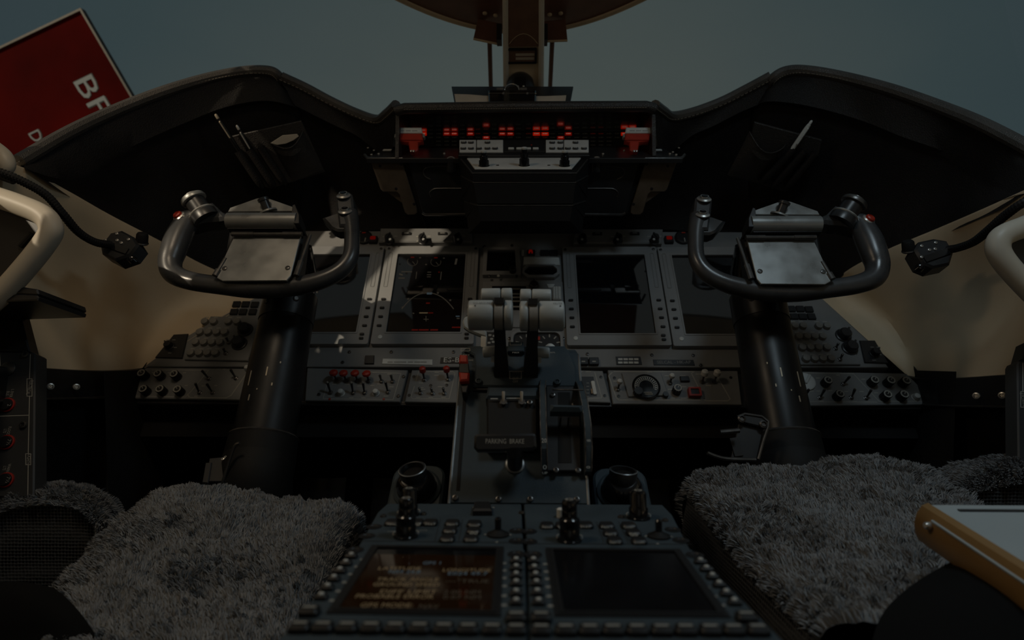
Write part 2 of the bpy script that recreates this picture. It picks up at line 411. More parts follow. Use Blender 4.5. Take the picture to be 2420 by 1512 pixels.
# ceiling shell: out of view, cut back in the middle to let in more sky light
rows = []
for f_ in (0, .3, .55, .7, .8, .9, 1.0):
    row = []
    for k in range(17):
        a = math.pi * k / 16; ymax = 1.02 if k <= 5 or k >= 12 else (.86 if k in (6, 11) else .70)
        row.append((-0.86 * math.cos(a), -1.3 + (ymax + 1.3) * f_, Z(0.82 + 0.14 * math.sin(a) ** 0.8)))
    rows.append(row)
g = G(); g.loft(rows); g.loft([[(x, y, z + .02) for x, y, z in r] for r in rows]); struct('ceiling', g, 'headliner')
# fill lamps added to the unseen ceiling, tinted warm left and cool right
mat('lamp_lens', (0.8, 0.78, 0.72), 0.4, emit=(1.0, 0.95, 0.85), estr=3.0)  # glowing lens of the added fill lamps
for sg, side, colr, pw_ in ((-1, 'left', (1.0, 0.79, 0.55), 13.0), (1, 'right', (0.70, 0.89, 1.0), 15.5)):
    p = Vector((sg * .54, .45, Z(.895)))
    t = thing('fill_lamp', side + ' fill lamp added out of view above the ' + side + ' seat', 'lamp', p, 'added fill lamps')
    part('housing', G().lathe([(.15, .02), (.15, .0), (.14, -.006), (.135, -.002)], 28, Matrix.Translation(p)), 'cream', t)
    part('lens', G().lathe([(.134, .0), (.130, -.004), (.001, -.004)], 28, Matrix.Translation(p), cap=False), 'lamp_lens', t)
    al = bpy.data.lights.new('fill_light', 'AREA'); al.shape = 'DISK'; al.size = .26; al.energy = pw_; al.color = colr
    lo = bpy.data.objects.new('fill_light', al); link(lo, Matrix.Translation(p + Vector((0, 0, -.012))), t)
# unseen back bulkhead, its doorway left open to the sky as soft fill
g = G(); g.box(-1.0, -.42, -1.34, -1.3, 0, Z(.95)); g.box(.42, 1.0, -1.34, -1.3, 0, Z(.95)); g.box(-.42, .42, -1.34, -1.3, Z(.78), Z(.95)); struct('wall_back', g, 'headliner')
# upper side walls with window pillars; unseen openings shaped to steer sun and sky
def upper(sg, name, spans, zt):
    g = G()
    for y0, y1 in spans:
        for o_ in (0, .02):
            g.loft([[(sg * (0.94 + o_), y0, Z(0.26)), (sg * (0.94 + o_), y1, Z(0.26))], [(sg * (0.86 + o_), y0, Z(zt)), (sg * (0.86 + o_), y1, Z(zt))]])
    w = struct(name, g, 'headliner')
    for y0, y1 in spans:
        for y in (y0, y1):
            if y > -1.2:
                g = G(); g.tube([(sg * 0.94, y, Z(0.32)), (sg * 0.87, y - .01, Z(zt))], .014, 10); part('window_pillar', g, 'cream', w)
    return w
wul = upper(-1, 'wall_left_upper', ((-1.3, .60), (.775, .94)), .83)
g = G(); g.loft([[(-.876, .93, Z(.72)), (-.876, 1.04, Z(.72))], [(-.86, .93, Z(.83)), (-.86, 1.04, Z(.83))]]); part('sun_block_panel', g, 'headliner', wul)  # unseen strip added to keep the sun off the left hood
wur = upper(1, 'wall_right_upper', ((-1.3, -.5), (.90, .945)), .83)
# side window and windshield panes
def pane(sg, name, bot, top, lab):
    B, T = spline([Vector((sg * x, y, Z(z))) for x, y, z in bot], 6), spline([Vector((sg * x, y, Z(z))) for x, y, z in top], 6)
    rows = []
    for k in range(9):
        f = k / 8; rows.append([b.lerp(t_, f) + Vector((sg * .02, .05, .02)) * math.sin(math.pi * f) for b, t_ in zip(B, T)])
    g = G(); g.loft(rows); struct(name, g, 'window_glass', label=lab)
WB = [(.05, 2.10, .42), (.45, 2.0, .42), (.8, 1.65, .41), (.93, 1.3, .39), (.95, 1.05, .37)]
WT = [(.05, 1.52, .93), (.35, 1.42, .93), (.62, 1.25, .88), (.78, 1.08, .80), (.85, 1.03, .76)]
pane(-1, 'window_1', WB, WT, 'left windshield pane'); pane(1, 'window_2', WB, WT, 'right windshield pane')
pane(-1, 'window_3', [(.95, .60, .27), (.95, .7, .27), (.95, .775, .27)], [(.875, .60, .82), (.875, .7, .82), (.875, .775, .82)], 'left side window'); pane(1, 'window_4', [(.945, -.5, .34), (.945, .3, .34), (.945, .90, .34)], [(.875, -.5, .82), (.875, .3, .82), (.875, .90, .82)], 'right side window')
g = G(); g.loft([[(x, y, Z(.965 - .05 * abs(x) / .4)) for x in (-.42, -.2, 0, .2, .42)] for y in (.68, .95, 1.22, 1.46)]); struct('window_5', g, 'window_glass', label='unseen overhead pane added for sky light')  # pane added over the ceiling cut that lets in sky light
g = G()
for s in (-1, 1):
    g.loft([[(s * 0.0, 1.82, Z(.30)), (s * .5, 1.8, Z(.30)), (s * .85, 1.55, Z(.30)), (s * .97, 1.2, Z(.30))], [(s * 0.0, 2.12, Z(.43)), (s * .46, 2.02, Z(.43)), (s * .82, 1.66, Z(.42)), (s * .96, 1.05, Z(.38))]])
struct('trim_1', g, 'black', label='windshield base trim')

g = G(); X = (-.98, -.6, 0, .6, .98)
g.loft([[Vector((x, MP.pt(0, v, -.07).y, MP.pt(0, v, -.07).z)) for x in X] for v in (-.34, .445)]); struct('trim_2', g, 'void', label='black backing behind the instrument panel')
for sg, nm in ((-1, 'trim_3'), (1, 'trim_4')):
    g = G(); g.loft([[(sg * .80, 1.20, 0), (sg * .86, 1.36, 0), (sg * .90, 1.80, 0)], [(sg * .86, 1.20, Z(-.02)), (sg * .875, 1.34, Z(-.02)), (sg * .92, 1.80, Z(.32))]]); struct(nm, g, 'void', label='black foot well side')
# ---------------------------------------------------------------- centre windshield post
PP0, PP1 = Vector((0, 2.05, Z(.40))), Vector((0, 1.20, Z(.86)))
PF = Fr(PP0, (1, 0, 0), PP1 - PP0)
L = (PP1 - PP0).length
post = thing('windshield_post', 'beige windshield centre post carrying compass and card', 'post', PP0)
def pw(v): return 0.128 - 0.045 * v / L
g = G()
for (w0, w1, h0, h1) in ((-.5, .5, -.035, 0.0),):
    g.add([(w0 * pw(0), 0, h0), (w1 * pw(0), 0, h0), (w1 * pw(L), L, h0), (w0 * pw(L), L, h0), (w0 * pw(0), 0, h1), (w1 * pw(0), 0, h1), (w1 * pw(L), L, h1), (w0 * pw(L), L, h1)],
          [(3, 2, 1, 0), (4, 5, 6, 7), (0, 1, 5, 4), (1, 2, 6, 5), (2, 3, 7, 6), (3, 0, 4, 7)], PF.M())
part('post_body', g, 'pillar', post)
for s in (-1, 1):
    g = G(); g.tube([PF.pt(s * pw(v) * .46, v, 0.003) for v in (0, L * .3, L * .6, L)], [.0085, .0085, .0075, .007], 8); part('edge_bead', g, 'cream_light', post)
v0, v1 = PF.uv(MX, 108)[1], PF.uv(MX, -40)[1]
g = G(); g.prism([(-.041, v0), (.041, v0), (.036, v1), (-.036, v1)], 0, 0.006, 0.002, PF.M()); part('inlay_panel', g, 'pillar_dark', post)
g = G(); g.tube([PF.pt(u, v0 + 0.035 - 0.02 * (u / .03) ** 2, 0.007) for u in np.linspace(-.034, .034, 9)], .0007, 5); part('seam', g, 'pillar', post)
# compass correction card
u, v = PF.uv(1233, 130)
card = thing('compass_card', 'small framed compass correction card on the windshield post', 'card', PF.pt(u, v))
g = G(); g.frame(rrect(.074, .040, .003), rrect(.066, .032, .002), 0, .006, PF.M(u, v, .0005)); part('card_frame', g, 'black', card)
g = G(); g.prism(rrect(.068, .034, .002), 0, .002, 0, PF.M(u, v, .0008)); part('card_face', g, 'pillar_dark', card)
for j, dv in enumerate((-.0075, .003)):
    g = G(); g.prism(rrect(.046, .0065, .001), 0, .0006, 0, PF.M(u + .008, v + dv, .003)); part('printed_row', g, 'paper', card)
# standby compass
u, v = PF.uv(1230, 197)
cmp_ = thing('standby_compass', 'black domed standby compass at the foot of the windshield post', 'compass', PF.pt(u, v))
Mc = Matrix.Translation(PF.pt(u, v, .02))
g = G(); g.lathe([(.030, -.03), (.036, -.012), (.036, .006), (.032, .022), (.022, .033), (.010, .038), (.001, .039)], 24, Mc); part('housing', g, 'black_satin', cmp_)
for k in range(5):
    a = R(-60 + 30 * k); g = G(); g.box(-.0035, .0035, -.003, .003, .030, .043, Mc @ Matrix.Translation((math.sin(a) * .016, -.012, -.002 - abs(k - 2) * .002))); part('fin', g, 'black', cmp_)
g = G(); g.box(-.014, .014, -.040, -.030, -.016, .010, Mc); part('lens', g, 'black_gloss', cmp_)
for dx in (-.006, .008):
    g = G(); g.lathe([(.003, 0), (.003, .004), (.001, .005)], 10, Mc @ Matrix.Translation((dx, -.040, -.016)) @ Matrix.Rotation(R(90), 4, 'X')); part('screw', g, 'metal', cmp_)
# overhead brow at the top of the windshield, rounded in plan
brow = thing('overhead_brow', 'dark brown rounded overhead brow at the top of the windshield', 'overhead panel', (0, 1.4, Z(.84)))
P = [(0.30 * math.sin(R(a)) * 1.6, 1.33 + 0.135 * math.cos(R(a)) - 0.0) for a in np.linspace(-75, 75, 25)]
P = [(x, 1.455 - 0.155 * (x / 0.30) ** 2) for x in np.linspace(0.33, -0.33, 35)]
poly = P + [(-.42, 1.18), (-.42, .72), (.42, .72), (.42, 1.18)]  # unseen aft part sized to shape the reflections in the displays
g = G(); g.prism([(x, y) for x, y in poly], 0, .05, 0, Matrix.Translation((0, 0, Z(.838)))); part('brow_shell', g, 'visor', brow)
g = G(); g.tube([(x, y, Z(.840)) for x, y in P], .0085, 8); part('brow_edge', g, 'pillar', brow)
for px, py in ((1146, 30), (1171, 35), (1299, 33), (1325, 30)):
    p = D(px, py, 1.36); p.z = Z(.836); r = ray(px, py); p = CP0 + r * ((Z(.837) - CAMH) / r.z)
    g = G(); g.lathe([(.0055, 0), (.0055, .003), (.003, .005)], 12, aim(p, (0, 0, -1), (0, 1, 0))); part('fastener', g, 'pillar', brow)
# little flaps on rods either side of the post
for s, P4, rod in ((-1, [(1130, 45), (1186, 58), (1176, 104), (1119, 92)], ((1157, 98, 1.40), (1160, 208, 1.56))), (1, [(1283, 52), (1336, 46), (1341, 96), (1283, 98)], ((1305, 97, 1.40), (1300, 208, 1.56)))):
    flap = thing('visor_flap', ('left' if s < 0 else 'right') + ' small brown flap on a thin rod beside the windshield post', 'flap', D(*P4[0], 1.40))
    q = [D(x, y, 1.40 + 0.0 * i) for i, (x, y) in enumerate(P4)]
    ff = Fr(q[3], (1, 0, 0), q[0] - q[3])
    g = G(); g.prism([ff.uv(*p) for p in P4][::-1], -.004, .004, .0015, ff.M()); part('flap_plate', g, 'visor', flap)
    g = G(); g.tube([D(*P4[3], 1.394), D(*P4[2], 1.394)], .003, 6); part('flap_edge', g, 'pillar', flap)
    g = G(); g.tube([D(*rod[0]), D(*rod[1])], .0058, 8); part('rod', g, 'visor', flap)
    hp = D(1180 if s < 0 else 1288, 80, 1.38); g = G(); g.box(-.006, .006, -.01, .02, -.02, .02, Matrix.Translation(hp)); part('hinge', g, 'black', flap)

# ---------------------------------------------------------------- the red board outside
SF = Fr(D(193, 20, 3.2), D(193, 20, 3.2) - D(0, 112, 3.2), D(193, 20, 3.2) - D(365, 215, 3.35))
board = thing('red_sign', 'red board with metal frame and white letters outside the left windshield', 'sign', SF.o)
P = [SF.uv(193, 20), SF.uv(-330, 270), SF.uv(60, 640), SF.uv(566, 420)]
P = [P[0], (P[1][0], 0.0), (P[1][0], -1.02), (0.0, -1.02)]
g = G(); g.prism(P, -.03, 0, 0, SF.M()); part('board', g, 'sign_red', board)
Q = inset(P, .011)
g = G(); g.frame(P, Q, -.035, .012, SF.M()); part('sign_frame', g, 'sign_frame', board)
ang = R(-90)
for s, px, py, hh, wd, ang in (('BF', 216, 226, .118, .215, -90), ('D', 84, 322, .066, .058, -90)):
    u, v = SF.uv(px, py)
    lettering(s, hh * 1.04, 'print_dark', board, SF.M(u + .003, v - .003, .0014, R(ang)), name='letter_outline', width=wd * 1.07)
    lettering(s, hh, 'sign_white', board, SF.M(u, v, .003, R(ang)), width=wd)
# ================================================================ glareshield
gs = thing('glareshield', 'black stitched leather glareshield with raised humps before each seat', 'glareshield', (0, 1.4, Z(.45)))
def gs_piece(cols, s, bandname, nper=6, roll=.0125):
    """cols: (rim, band, low) pixel triples with depth"""
    rim = spline([D(*c[0]) for c in cols], nper); band = spline([D(*c[1]) for c in cols], nper); low = spline([D(*c[2]) for c in cols], nper)
    n = len(rim)
    top = [p + Vector((0, .30, -.02)) for p in rim]
    r0 = [p + Vector((0, .012, 0)) for p in rim]
    b1 = [p + Vector((0, .0, -.004)) for p in band]
    b2 = [p + Vector((0, .022, -.001)) for p in band]
    mids = []
    for f in (.05, .15, .3, .5, .7, .85, .95):
        mids.append([b.lerp(l, f) + Vector((0, .035 * math.sin(math.pi * f), 0)) for b, l in zip(b2, low)])
    under = [p + Vector((0, .06, -.015)) for p in low]
    flip = (lambda rows: rows) if s < 0 else (lambda rows: [r[::-1] for r in rows])
    g = G(); g.loft(flip([top, r0, [p + Vector((0, .002, -.012)) for p in rim], [a.lerp(b, .5) + Vector((0, .004, 0)) for a, b in zip(rim, band)], b1, b2] + mids + [low, under]))
    part(bandname, g.mesh(bandname, 50), 'leather', gs)
    g = G(); g.tube([p + Vector((0, .004, .002)) for p in rim], roll, 10); part('rolled_edge', g, 'leather_rim_lit', gs)
    # stitching under the rolled edge
    g = G(); acc = 0.0
    pts = [p + Vector((0, -.0085, -.0100)) for p in rim]
    for a, b in zip(pts[:-1], pts[1:]):
        l = (b - a).length; k = max(1, int(l / .006))
        for j in range(k):
            g.tube([a.lerp(b, (j + .1) / k), a.lerp(b, (j + .75) / k)], .0009, 4)
    part('stitching', g, 'thread', gs, stuff=True)
A = [((40, 382, 1.0), (62, 396, 1.0), (62, 398, 1.0)), ((150, 318, 1.08), (165, 417, 1.09), (150, 450, 1.095)), ((250, 270, 1.15), (260, 367, 1.16), (260, 514, 1.22)),
     ((370, 222, 1.22), (350, 324, 1.22), (380, 575, 1.33)), ((480, 188, 1.28), (440, 285, 1.27), (470, 624, 1.42)), ((570, 170, 1.32), (530, 250, 1.31), (560, 664, 1.49)),
     ((630, 168, 1.34), (620, 234, 1.33), (620, 640, 1.54)), ((655, 179, 1.35), (686, 245, 1.35), (690, 585, 1.57)), ((664, 205, 1.38), (712, 262, 1.40), (716, 585, 1.60))]
B = [((663, 182, 1.355), (692, 243, 1.37), (690, 585, 1.57)), ((720, 208, 1.38), (730, 262, 1.39), (740, 562, 1.58)), ((780, 240, 1.40), (790, 292, 1.41), (800, 550, 1.58)),
     ((840, 268, 1.40), (840, 315, 1.42), (850, 546, 1.585)), ((890, 284, 1.38), (880, 345, 1.42), (900, 543, 1.585)), ((914, 270, 1.33), (905, 362, 1.40), (950, 541, 1.585)), ((936, 249, 1.29), (925, 372, 1.38), (1010, 541, 1.585))]
gs_piece(A, -1, 'outer_hood'); gs_piece(B, -1, 'inner_hood')
A2 = [((2450, 358, 1.0), (2424, 452, 1.0), (2424, 456, 1.0)), ((2330, 296, 1.08), (2352, 432, 1.09), (2326, 500, 1.095)), ((2230, 255, 1.15), (2250, 362, 1.16), (2216, 547, 1.22)),
      ((2110, 213, 1.22), (2130, 318, 1.22), (2096, 597, 1.33)), ((2000, 184, 1.28), (2040, 282, 1.27), (2006, 641, 1.42)), ((1910, 168, 1.32), (1945, 254, 1.31), (1950, 680, 1.49)),
      ((1860, 169, 1.34), (1860, 238, 1.33), (1880, 648, 1.54)), ((1829, 186, 1.35), (1802, 238, 1.35), (1795, 590, 1.57)), ((1820, 208, 1.38), (1776, 262, 1.40), (1768, 590, 1.60))]
B2 = [((1823, 181, 1.355), (1800, 240, 1.37), (1795, 590, 1.57)), ((1765, 212, 1.38), (1748, 262, 1.39), (1740, 565, 1.58)), ((1705, 242, 1.40), (1690, 292, 1.41), (1680, 552, 1.58)),
      ((1640, 266, 1.40), (1638, 315, 1.42), (1630, 546, 1.585)), ((1590, 276, 1.38), (1600, 345, 1.42), (1580, 543, 1.585)), ((1568, 264, 1.33), (1573, 362, 1.40), (1530, 541, 1.585)), ((1548, 249, 1.29), (1556, 372, 1.38), (1470, 541, 1.585))]
gs_piece(A2, 1, 'outer_hood'); gs_piece(B2, 1, 'inner_hood')
# centre hood: rolled leather front edge and glossy underside
zl = D(MX, 266, 1.285).z; xl, xr = D(936, 250, 1.285).x, D(1548, 250, 1.285).x
g = G(); g.box(xl, xr, 1.285, 1.72, zl + .009, zl + .019); part('centre_hood', g, 'leather', gs)
g = G(); g.tube([(xl + .0, 1.29, zl + .009), (xl + .02, 1.283, zl + .011), (0, 1.281, zl + .0115), (xr - .02, 1.283, zl + .011), (xr, 1.29, zl + .009)], .0118, 12); part('rolled_edge', g, 'leather_trim', gs)
g = G()
for k in range(95):
    x = xl + .02 + (xr - xl - .04) * k / 95; g.tube([(x, 1.2715, zl + .0035), (x + .0042, 1.2715, zl + .0035)], .0008, 4)
part('stitching', g, 'thread', gs, stuff=True)
g = G(); g.box(xl + .004, xr - .004, 1.292, 1.43, zl + .0050, zl + .0085); part('hood_underside', g, 'lacquer', gs)
for s, x in ((-1, xl), (1, xr)):
    g = G(); g.box(x - .004, x + .004, 1.30, 1.43, zl - .095, zl + .008); part('hood_cheek', g, 'leather_trim', gs)

# ---------------------------------------------------------------- pen pockets on the leather
def pocket(name, label, side, O, U, V, tubes, pouch, backp, nn):
    """O: frame origin; tubes: list of (top px, bottom px, radius); pouch: top-left, top-right, bottom-right, bottom-left"""
    t = thing(name, label, 'pen pocket', O)
    f = Fr(O, U, V)
    g = G(); P = [f.uv(*p) for p in backp]
    if sum(P[i - 1][0] * P[i][1] - P[i][0] * P[i - 1][1] for i in range(len(P))) < 0: P = P[::-1]
    g.prism(P, -.004, .003, .001, f.M()); part('backing', g, 'leather_trim', t)
    for a, b, r in tubes:
        pa, pb = f.uv(*a), f.uv(*b)
        g = G(); path = [f.pt(pa[0] + (pb[0] - pa[0]) * k, pa[1] + (pb[1] - pa[1]) * k, .004 + r * .75) for k in (0, .25, .5, .75, .93, 1.0)]
        g.tube(path, [r * 1.02, r, r, r * .97, r * .8, r * .35], 14, cap=False)
        g.tube([path[0] + (path[1] - path[0]).normalized() * .004, path[1] + (path[1] - path[0]).normalized() * .004], [r * .85, r * .8], 12)
        part('pen_tube', g, 'leather', t)
    # pouch: bulging front
    c = [f.uv(*p) for p in pouch]; rows = []
    for j in range(9):
        fj = j / 8; row = []
        for i in range(13):
            fi = i / 12
            x = (c[0][0] * (1 - fi) + c[1][0] * fi) * (1 - fj) + (c[3][0] * (1 - fi) + c[2][0] * fi) * fj
            y = (c[0][1] * (1 - fi) + c[1][1] * fi) * (1 - fj) + (c[3][1] * (1 - fi) + c[2][1] * fi) * fj
            b = math.sin(math.pi * fi) ** .6 * (.030 * (1 - fj) ** .8 + .004) + .003
            dip = -.020 * math.sin(math.pi * fi) * (1 - fj) ** 3
            row.append(f.pt(x, y + dip, b))
        rows.append(row)
    lipr = [p + f.n * -.003 for p in rows[0]]
    g = G(); g.loft([[p - f.v * .02 for p in lipr], lipr] + rows); part('pouch', g, 'leather_trim', t)
    g = G(); g.tube(rows[0], .0012, 6); part('pouch_rim', g, 'leather_trim', t)
    return t, f
tl, fl = pocket('pen_pocket', 'black leather pen pocket on the left hump holding two pens', -1, D(640, 350, 1.355), D(700, 290, 1.37) - D(560, 330, 1.35), D(540, 290, 1.33) - D(620, 420, 1.42),
    [((563, 353), (622, 442), .0095), ((590, 350), (650, 440), .0095), ((616, 345), (676, 434), .0095)], [(636, 333), (716, 308), (765, 400), (690, 428)], [(545, 322), (712, 285), (768, 405), (640, 445), (612, 436)], 0)
tr_, frr = pocket('pen_pocket', 'black leather pen pocket on the right hump holding one pale pen', 1, D(1835, 360, 1.355), D(1930, 330, 1.37) - D(1780, 290, 1.36), D(1900, 300, 1.33) - D(1840, 420, 1.42),
    [((1875, 345), (1795, 430), .0095), ((1900, 352), (1822, 440), .0095), ((1925, 358), (1850, 447), .0095)], [(1771, 310), (1856, 340), (1790, 425), (1718, 412)], [(1783, 288), (1942, 330), (1935, 360), (1850, 450), (1722, 412), (1775, 320)], 0)
def pen(label, a, b, r, f, mats, clip=True):
    pa, pb = f.uv(*a), f.uv(*b); A_ = f.pt(*pa, .016); B_ = f.pt(*pb, .013); d = (B_ - A_).normalized()
    t = thing('pen', label, 'pen', B_)
    g = G(); g.tube([A_, A_.lerp(B_, .1), A_.lerp(B_, .95), B_], [r * .8, r, r, r * .8], 12); part('barrel', g, mats[0], t)
    g = G(); g.tube([A_ - d * .010, A_ - d * .008, A_], [r * .35, r * .6, r * .62], 10); part('push_button', g, mats[1], t)
    if clip:
        q = f.n * (r + .0022); g = G(); g.tube([A_ + d * .006 + q * .4, A_ + d * .007 + q, A_ + d * .045 + q, A_ + d * .047 + q * .7], [.0014, .0018, .0016, .001], 6); part('clip', g, mats[1], t)
pen('black pen with brass trim in the outer left pocket tube', (517, 276), (590, 390), .0052, fl, ('black_gloss', 'scuff'))
pen('shorter black pen with silver clip beside it in the left pocket', (566, 302), (614, 384), .0050, fl, ('black_gloss', 'metal'))
pen('silver white pen sticking out of the right leather pocket', (1908, 288), (1850, 375), .0050, frr, ('label_white', 'label_white'))
# folded card in the left pouch
q = [fl.uv(640, 334), fl.uv(668, 316), fl.uv(702, 313), fl.uv(706, 318), fl.uv(694, 327), fl.uv(676, 335), fl.uv(655, 338)]
cd = solo('card_case', G().prism(q[::-1], -.0015, .0015, .0005, fl.M(0, 0, .016)), 'paper', 'cream paper card tucked in the left leather pouch', 'card')

# ---------------------------------------------------------------- clipboard lying on the glareshield
c0, c1 = D(1211, 252, 1.32), D(1211, 203, 1.40)
cf = fr_pts(c0, c1)
cb = thing('clipboard', 'black clipboard with paper standing on the glareshield behind the lip', 'clipboard', c0)
P = [cf.uv(1076, 252), cf.uv(1346, 252), cf.uv(1355, 204), cf.uv(1067, 204)]
g = G(); g.prism(P, -.004, 0, .001, cf.M()); part('board', g, 'black_satin', cb)
P = [cf.uv(1078, 250), cf.uv(1335, 250), cf.uv(1338, 227), cf.uv(1290, 229), cf.uv(1145, 228), cf.uv(1110, 225), cf.uv(1074, 224)]
g = G(); g.prism(P, 0, .0015, 0, cf.M(0, 0, .0005)); part('paper_sheet', g, 'paper', cb)
P = [cf.uv(1155, 250), cf.uv(1266, 250), cf.uv(1267, 222), cf.uv(1154, 222)]
g = G(); g.prism(P, .002, .010, .003, cf.M()); part('clip_plate', g, 'black_gloss', cb)
arc = [cf.uv(1192, 222)] + [cf.uv(1210 + 17 * math.cos(R(a)), 222 - 14 * math.sin(R(a))) for a in range(180, -1, -20)] + [cf.uv(1228, 222)]
g = G(); g.tube([cf.pt(*p, .010) for p in arc], .0014, 8); part('clip_loop', g, 'metal', cb)
for px in (1182, 1237):
    g = G(); g.prism(rrect(.016, .0035, .001), .008, .012, 0, cf.Mp(px, 220)); part('clip_bar', g, 'metal', cb)
g = G(); g.tube([cf.hit(1155, 221, .009), cf.hit(1268, 221, .009)], .0012, 6); part('clip_rod', g, 'scuff', cb)
for px, py in ((1190, 231), (1246, 231)):
    g = G(); g.lathe([(.0025, 0), (.0025, .012), (.001, .0125)], 10, cf.Mp(px, py)); part('rivet', g, 'metal', cb)
# ================================================================ centre of the glareshield: warning lights, guidance panel, knob box
def mir(px): return 2 * MX - px
def ccw(P):
    return P if sum(P[i - 1][0] * P[i][1] - P[i][0] * P[i - 1][1] for i in range(len(P))) > 0 else P[::-1]
AP = Fr(D(MX, 332, 1.405), (1, 0, 0), (0, .10, 1))
wp = thing('annunciator_unit', 'black annunciator panel with glowing red tiles under the glareshield lip', 'warning panel', D(MX, 347, 1.405))
g = G(); P = [AP.uv(955, 350), AP.uv(1521, 350), AP.uv(1521, 312), AP.uv(955, 312)]; g.prism(P, -.012, 0, .001, AP.M()); part('backplate', g, 'black', wp)
def tile():
    g = G(); g.prism(rrect(.0172, .0077, .0008, 2), 0, .0028, .0008); return g
def tprint():
    g = G()
    for i, w in enumerate((.0035, .0045, .003)): g.box(-.0055 + i * .0042, -.0055 + i * .0042 + w * .8, -.001, .001, 0, .0002)
    return g
colsL = [981, 1000, 1018, 1037, 1056, 1074, 1093, 1112, 1130, 1149, 1168, 1187, 1206, 1225]
colsR = [1249, 1268, 1288, 1306, 1325, 1343, 1363, 1382, 1401, 1420, 1439, 1458, 1476, 1495]
LIT = {(981, 0), (1000, 0), (1056, 0), (1074, 0), (1112, 0), (1187, 0), (1206, 0), (1268, 0), (1288, 0), (1343, 0), (1476, 0), (1495, 0), (1149, 1), (1325, 1)}
BRIGHT = {981, 1000, 1268, 1288, 1476, 1495}
DIM = {(1130, 0), (1149, 0), (1249, 0), (1401, 0), (1420, 0), (1268, 1), (1288, 1)}
for px in colsL + colsR:
    for r_ in range(4):
        if r_ >= 2 and px not in (1037, 1056, 1074, 1401, 1420, 1439): continue
        py = 317 + 9 * r_; M_ = AP.Mp(px, py); lit = (px, r_) in LIT
        if lit:
            part('annunciator_tile', cached('tile', tile, 'lamp_red' if px in BRIGHT else 'lamp_dull'), None, wp, M_, label='lit red annunciator tile')
            part('tile_legend', cached('tile_glow', lambda: G().prism(rrect(.0118, .0052, .002, 3), .0028, .0031), 'lamp_red'), None, wp, M_)
            part('tile_legend', cached('tile_print', tprint, 'lamp_white'), None, wp, M_ @ Matrix.Translation((0, 0, .0032)))
        else:
            part('annunciator_tile', cached('tile', tile, 'black'), None, wp, M_)
            part('tile_legend', cached('tile_print', tprint, 'lamp_red_dim' if (px, r_) in DIM else 'print_dim'), None, wp, M_ @ Matrix.Translation((0, 0, .0029)))
# sloping shelf in front of the tiles
SH = fr_pts(D(MX, 372, 1.30), D(MX, 345, 1.40))
shelf = thing('centre_shelf', 'black metal shelf below the warning tiles with bright front corners', 'shelf', D(MX, 372, 1.30))
P = ccw([SH.uv(866, 374), SH.uv(1614, 374), SH.uv(1560, 346), SH.uv(920, 346)]); g = G(); g.prism(P, -.010, 0, .001, SH.M()); part('shelf_plate', g, 'black_satin', shelf)
for a, b in ((866, 952), (1524, 1614)):
    g = G(); e = 1 if a < MX else -1; x0, x1 = (a, b) if e > 0 else (b, a)
    g.tube([SH.hit(x0 - 4 * e, 366, 0), SH.hit(x0 + 2 * e, 373, -.002), SH.hit(x0 + 14 * e, 375, -.002), SH.hit(x1, 375, -.002)], .0036, 8); part('bright_edge', g, 'metal_dark', shelf)
for px in (916, 1553):
    g = G(); g.prism(rrect(.022, .012, .001), 0, .005, .001, SH.Mp(px, 360)); part('push_switch', g, 'black', shelf)
    g = G(); g.prism(rrect(.020, .010, .001), .005, .0065, .0005, SH.Mp(px, 360)); part('switch_cap', g, 'label_white', shelf)
for px, py in ((878, 366), (884, 356), (895, 364), (870, 350), (954, 355), (1598, 366), (1590, 360), (1583, 364), (1604, 350), (1475, 356), (1425, 364), (1050, 363)):
    part('screw', cached('screw_s', lambda: screw_mesh(.0026), 'metal'), None, shelf, SH.Mp(px, py))
# fire handles
for px, lab in ((968, 'left'), (1508, 'right')):
    q = D(px, 362, 1.31); ff = fr_pts(q, D(px, 309, 1.335)); e = 1 if px < MX else -1
    t = thing('fire_handle', lab + ' red T-shaped fire handle with a white top on the glareshield', 'handle', q, 'fire handles')
    X = lambda dx, y: ff.uv(px + e * dx, y)
    g = G(); g.prism(ccw([X(-29, 322), X(31, 322), X(33, 337), X(-25, 337)]), -.008, .010, .002, ff.M()); part('grip', g, 'red', t)
    g = G(); g.prism(ccw([X(-25, 337), X(33, 337), X(21, 341), X(20, 358), X(13, 363), X(2, 363), X(-2, 341)]), -.005, .006, .002, ff.M()); part('stem', g, 'red', t)
    g = G(); g.prism(ccw([X(-29, 309), X(30, 309), X(32, 322), X(-31, 322)]), -.010, .012, .002, ff.M()); part('top_bar', g, 'label_white', t)
    for k in range(3):
        g = G(); g.prism(rrect(.012, .0022, .0004, 2), .012, .0124, 0, ff.Mp(px - 16 + 15 * k, 318)); part('printed_mark', g, 'print_dim', t)
    for dx in (4, 10):
        g = G(); g.lathe([(.0025, 0), (.0025, .003), (.001, .0035)], 10, ff.Mp(px + e * dx, 358, .006)); part('screw', g, 'metal', t)
    for dx in (-32, 33):
        g = G(); g.prism(rrect(.006, .010, .001), -.006, .004, .001, ff.Mp(px + e * dx, 323)); part('guard', g, 'print_dim', t)
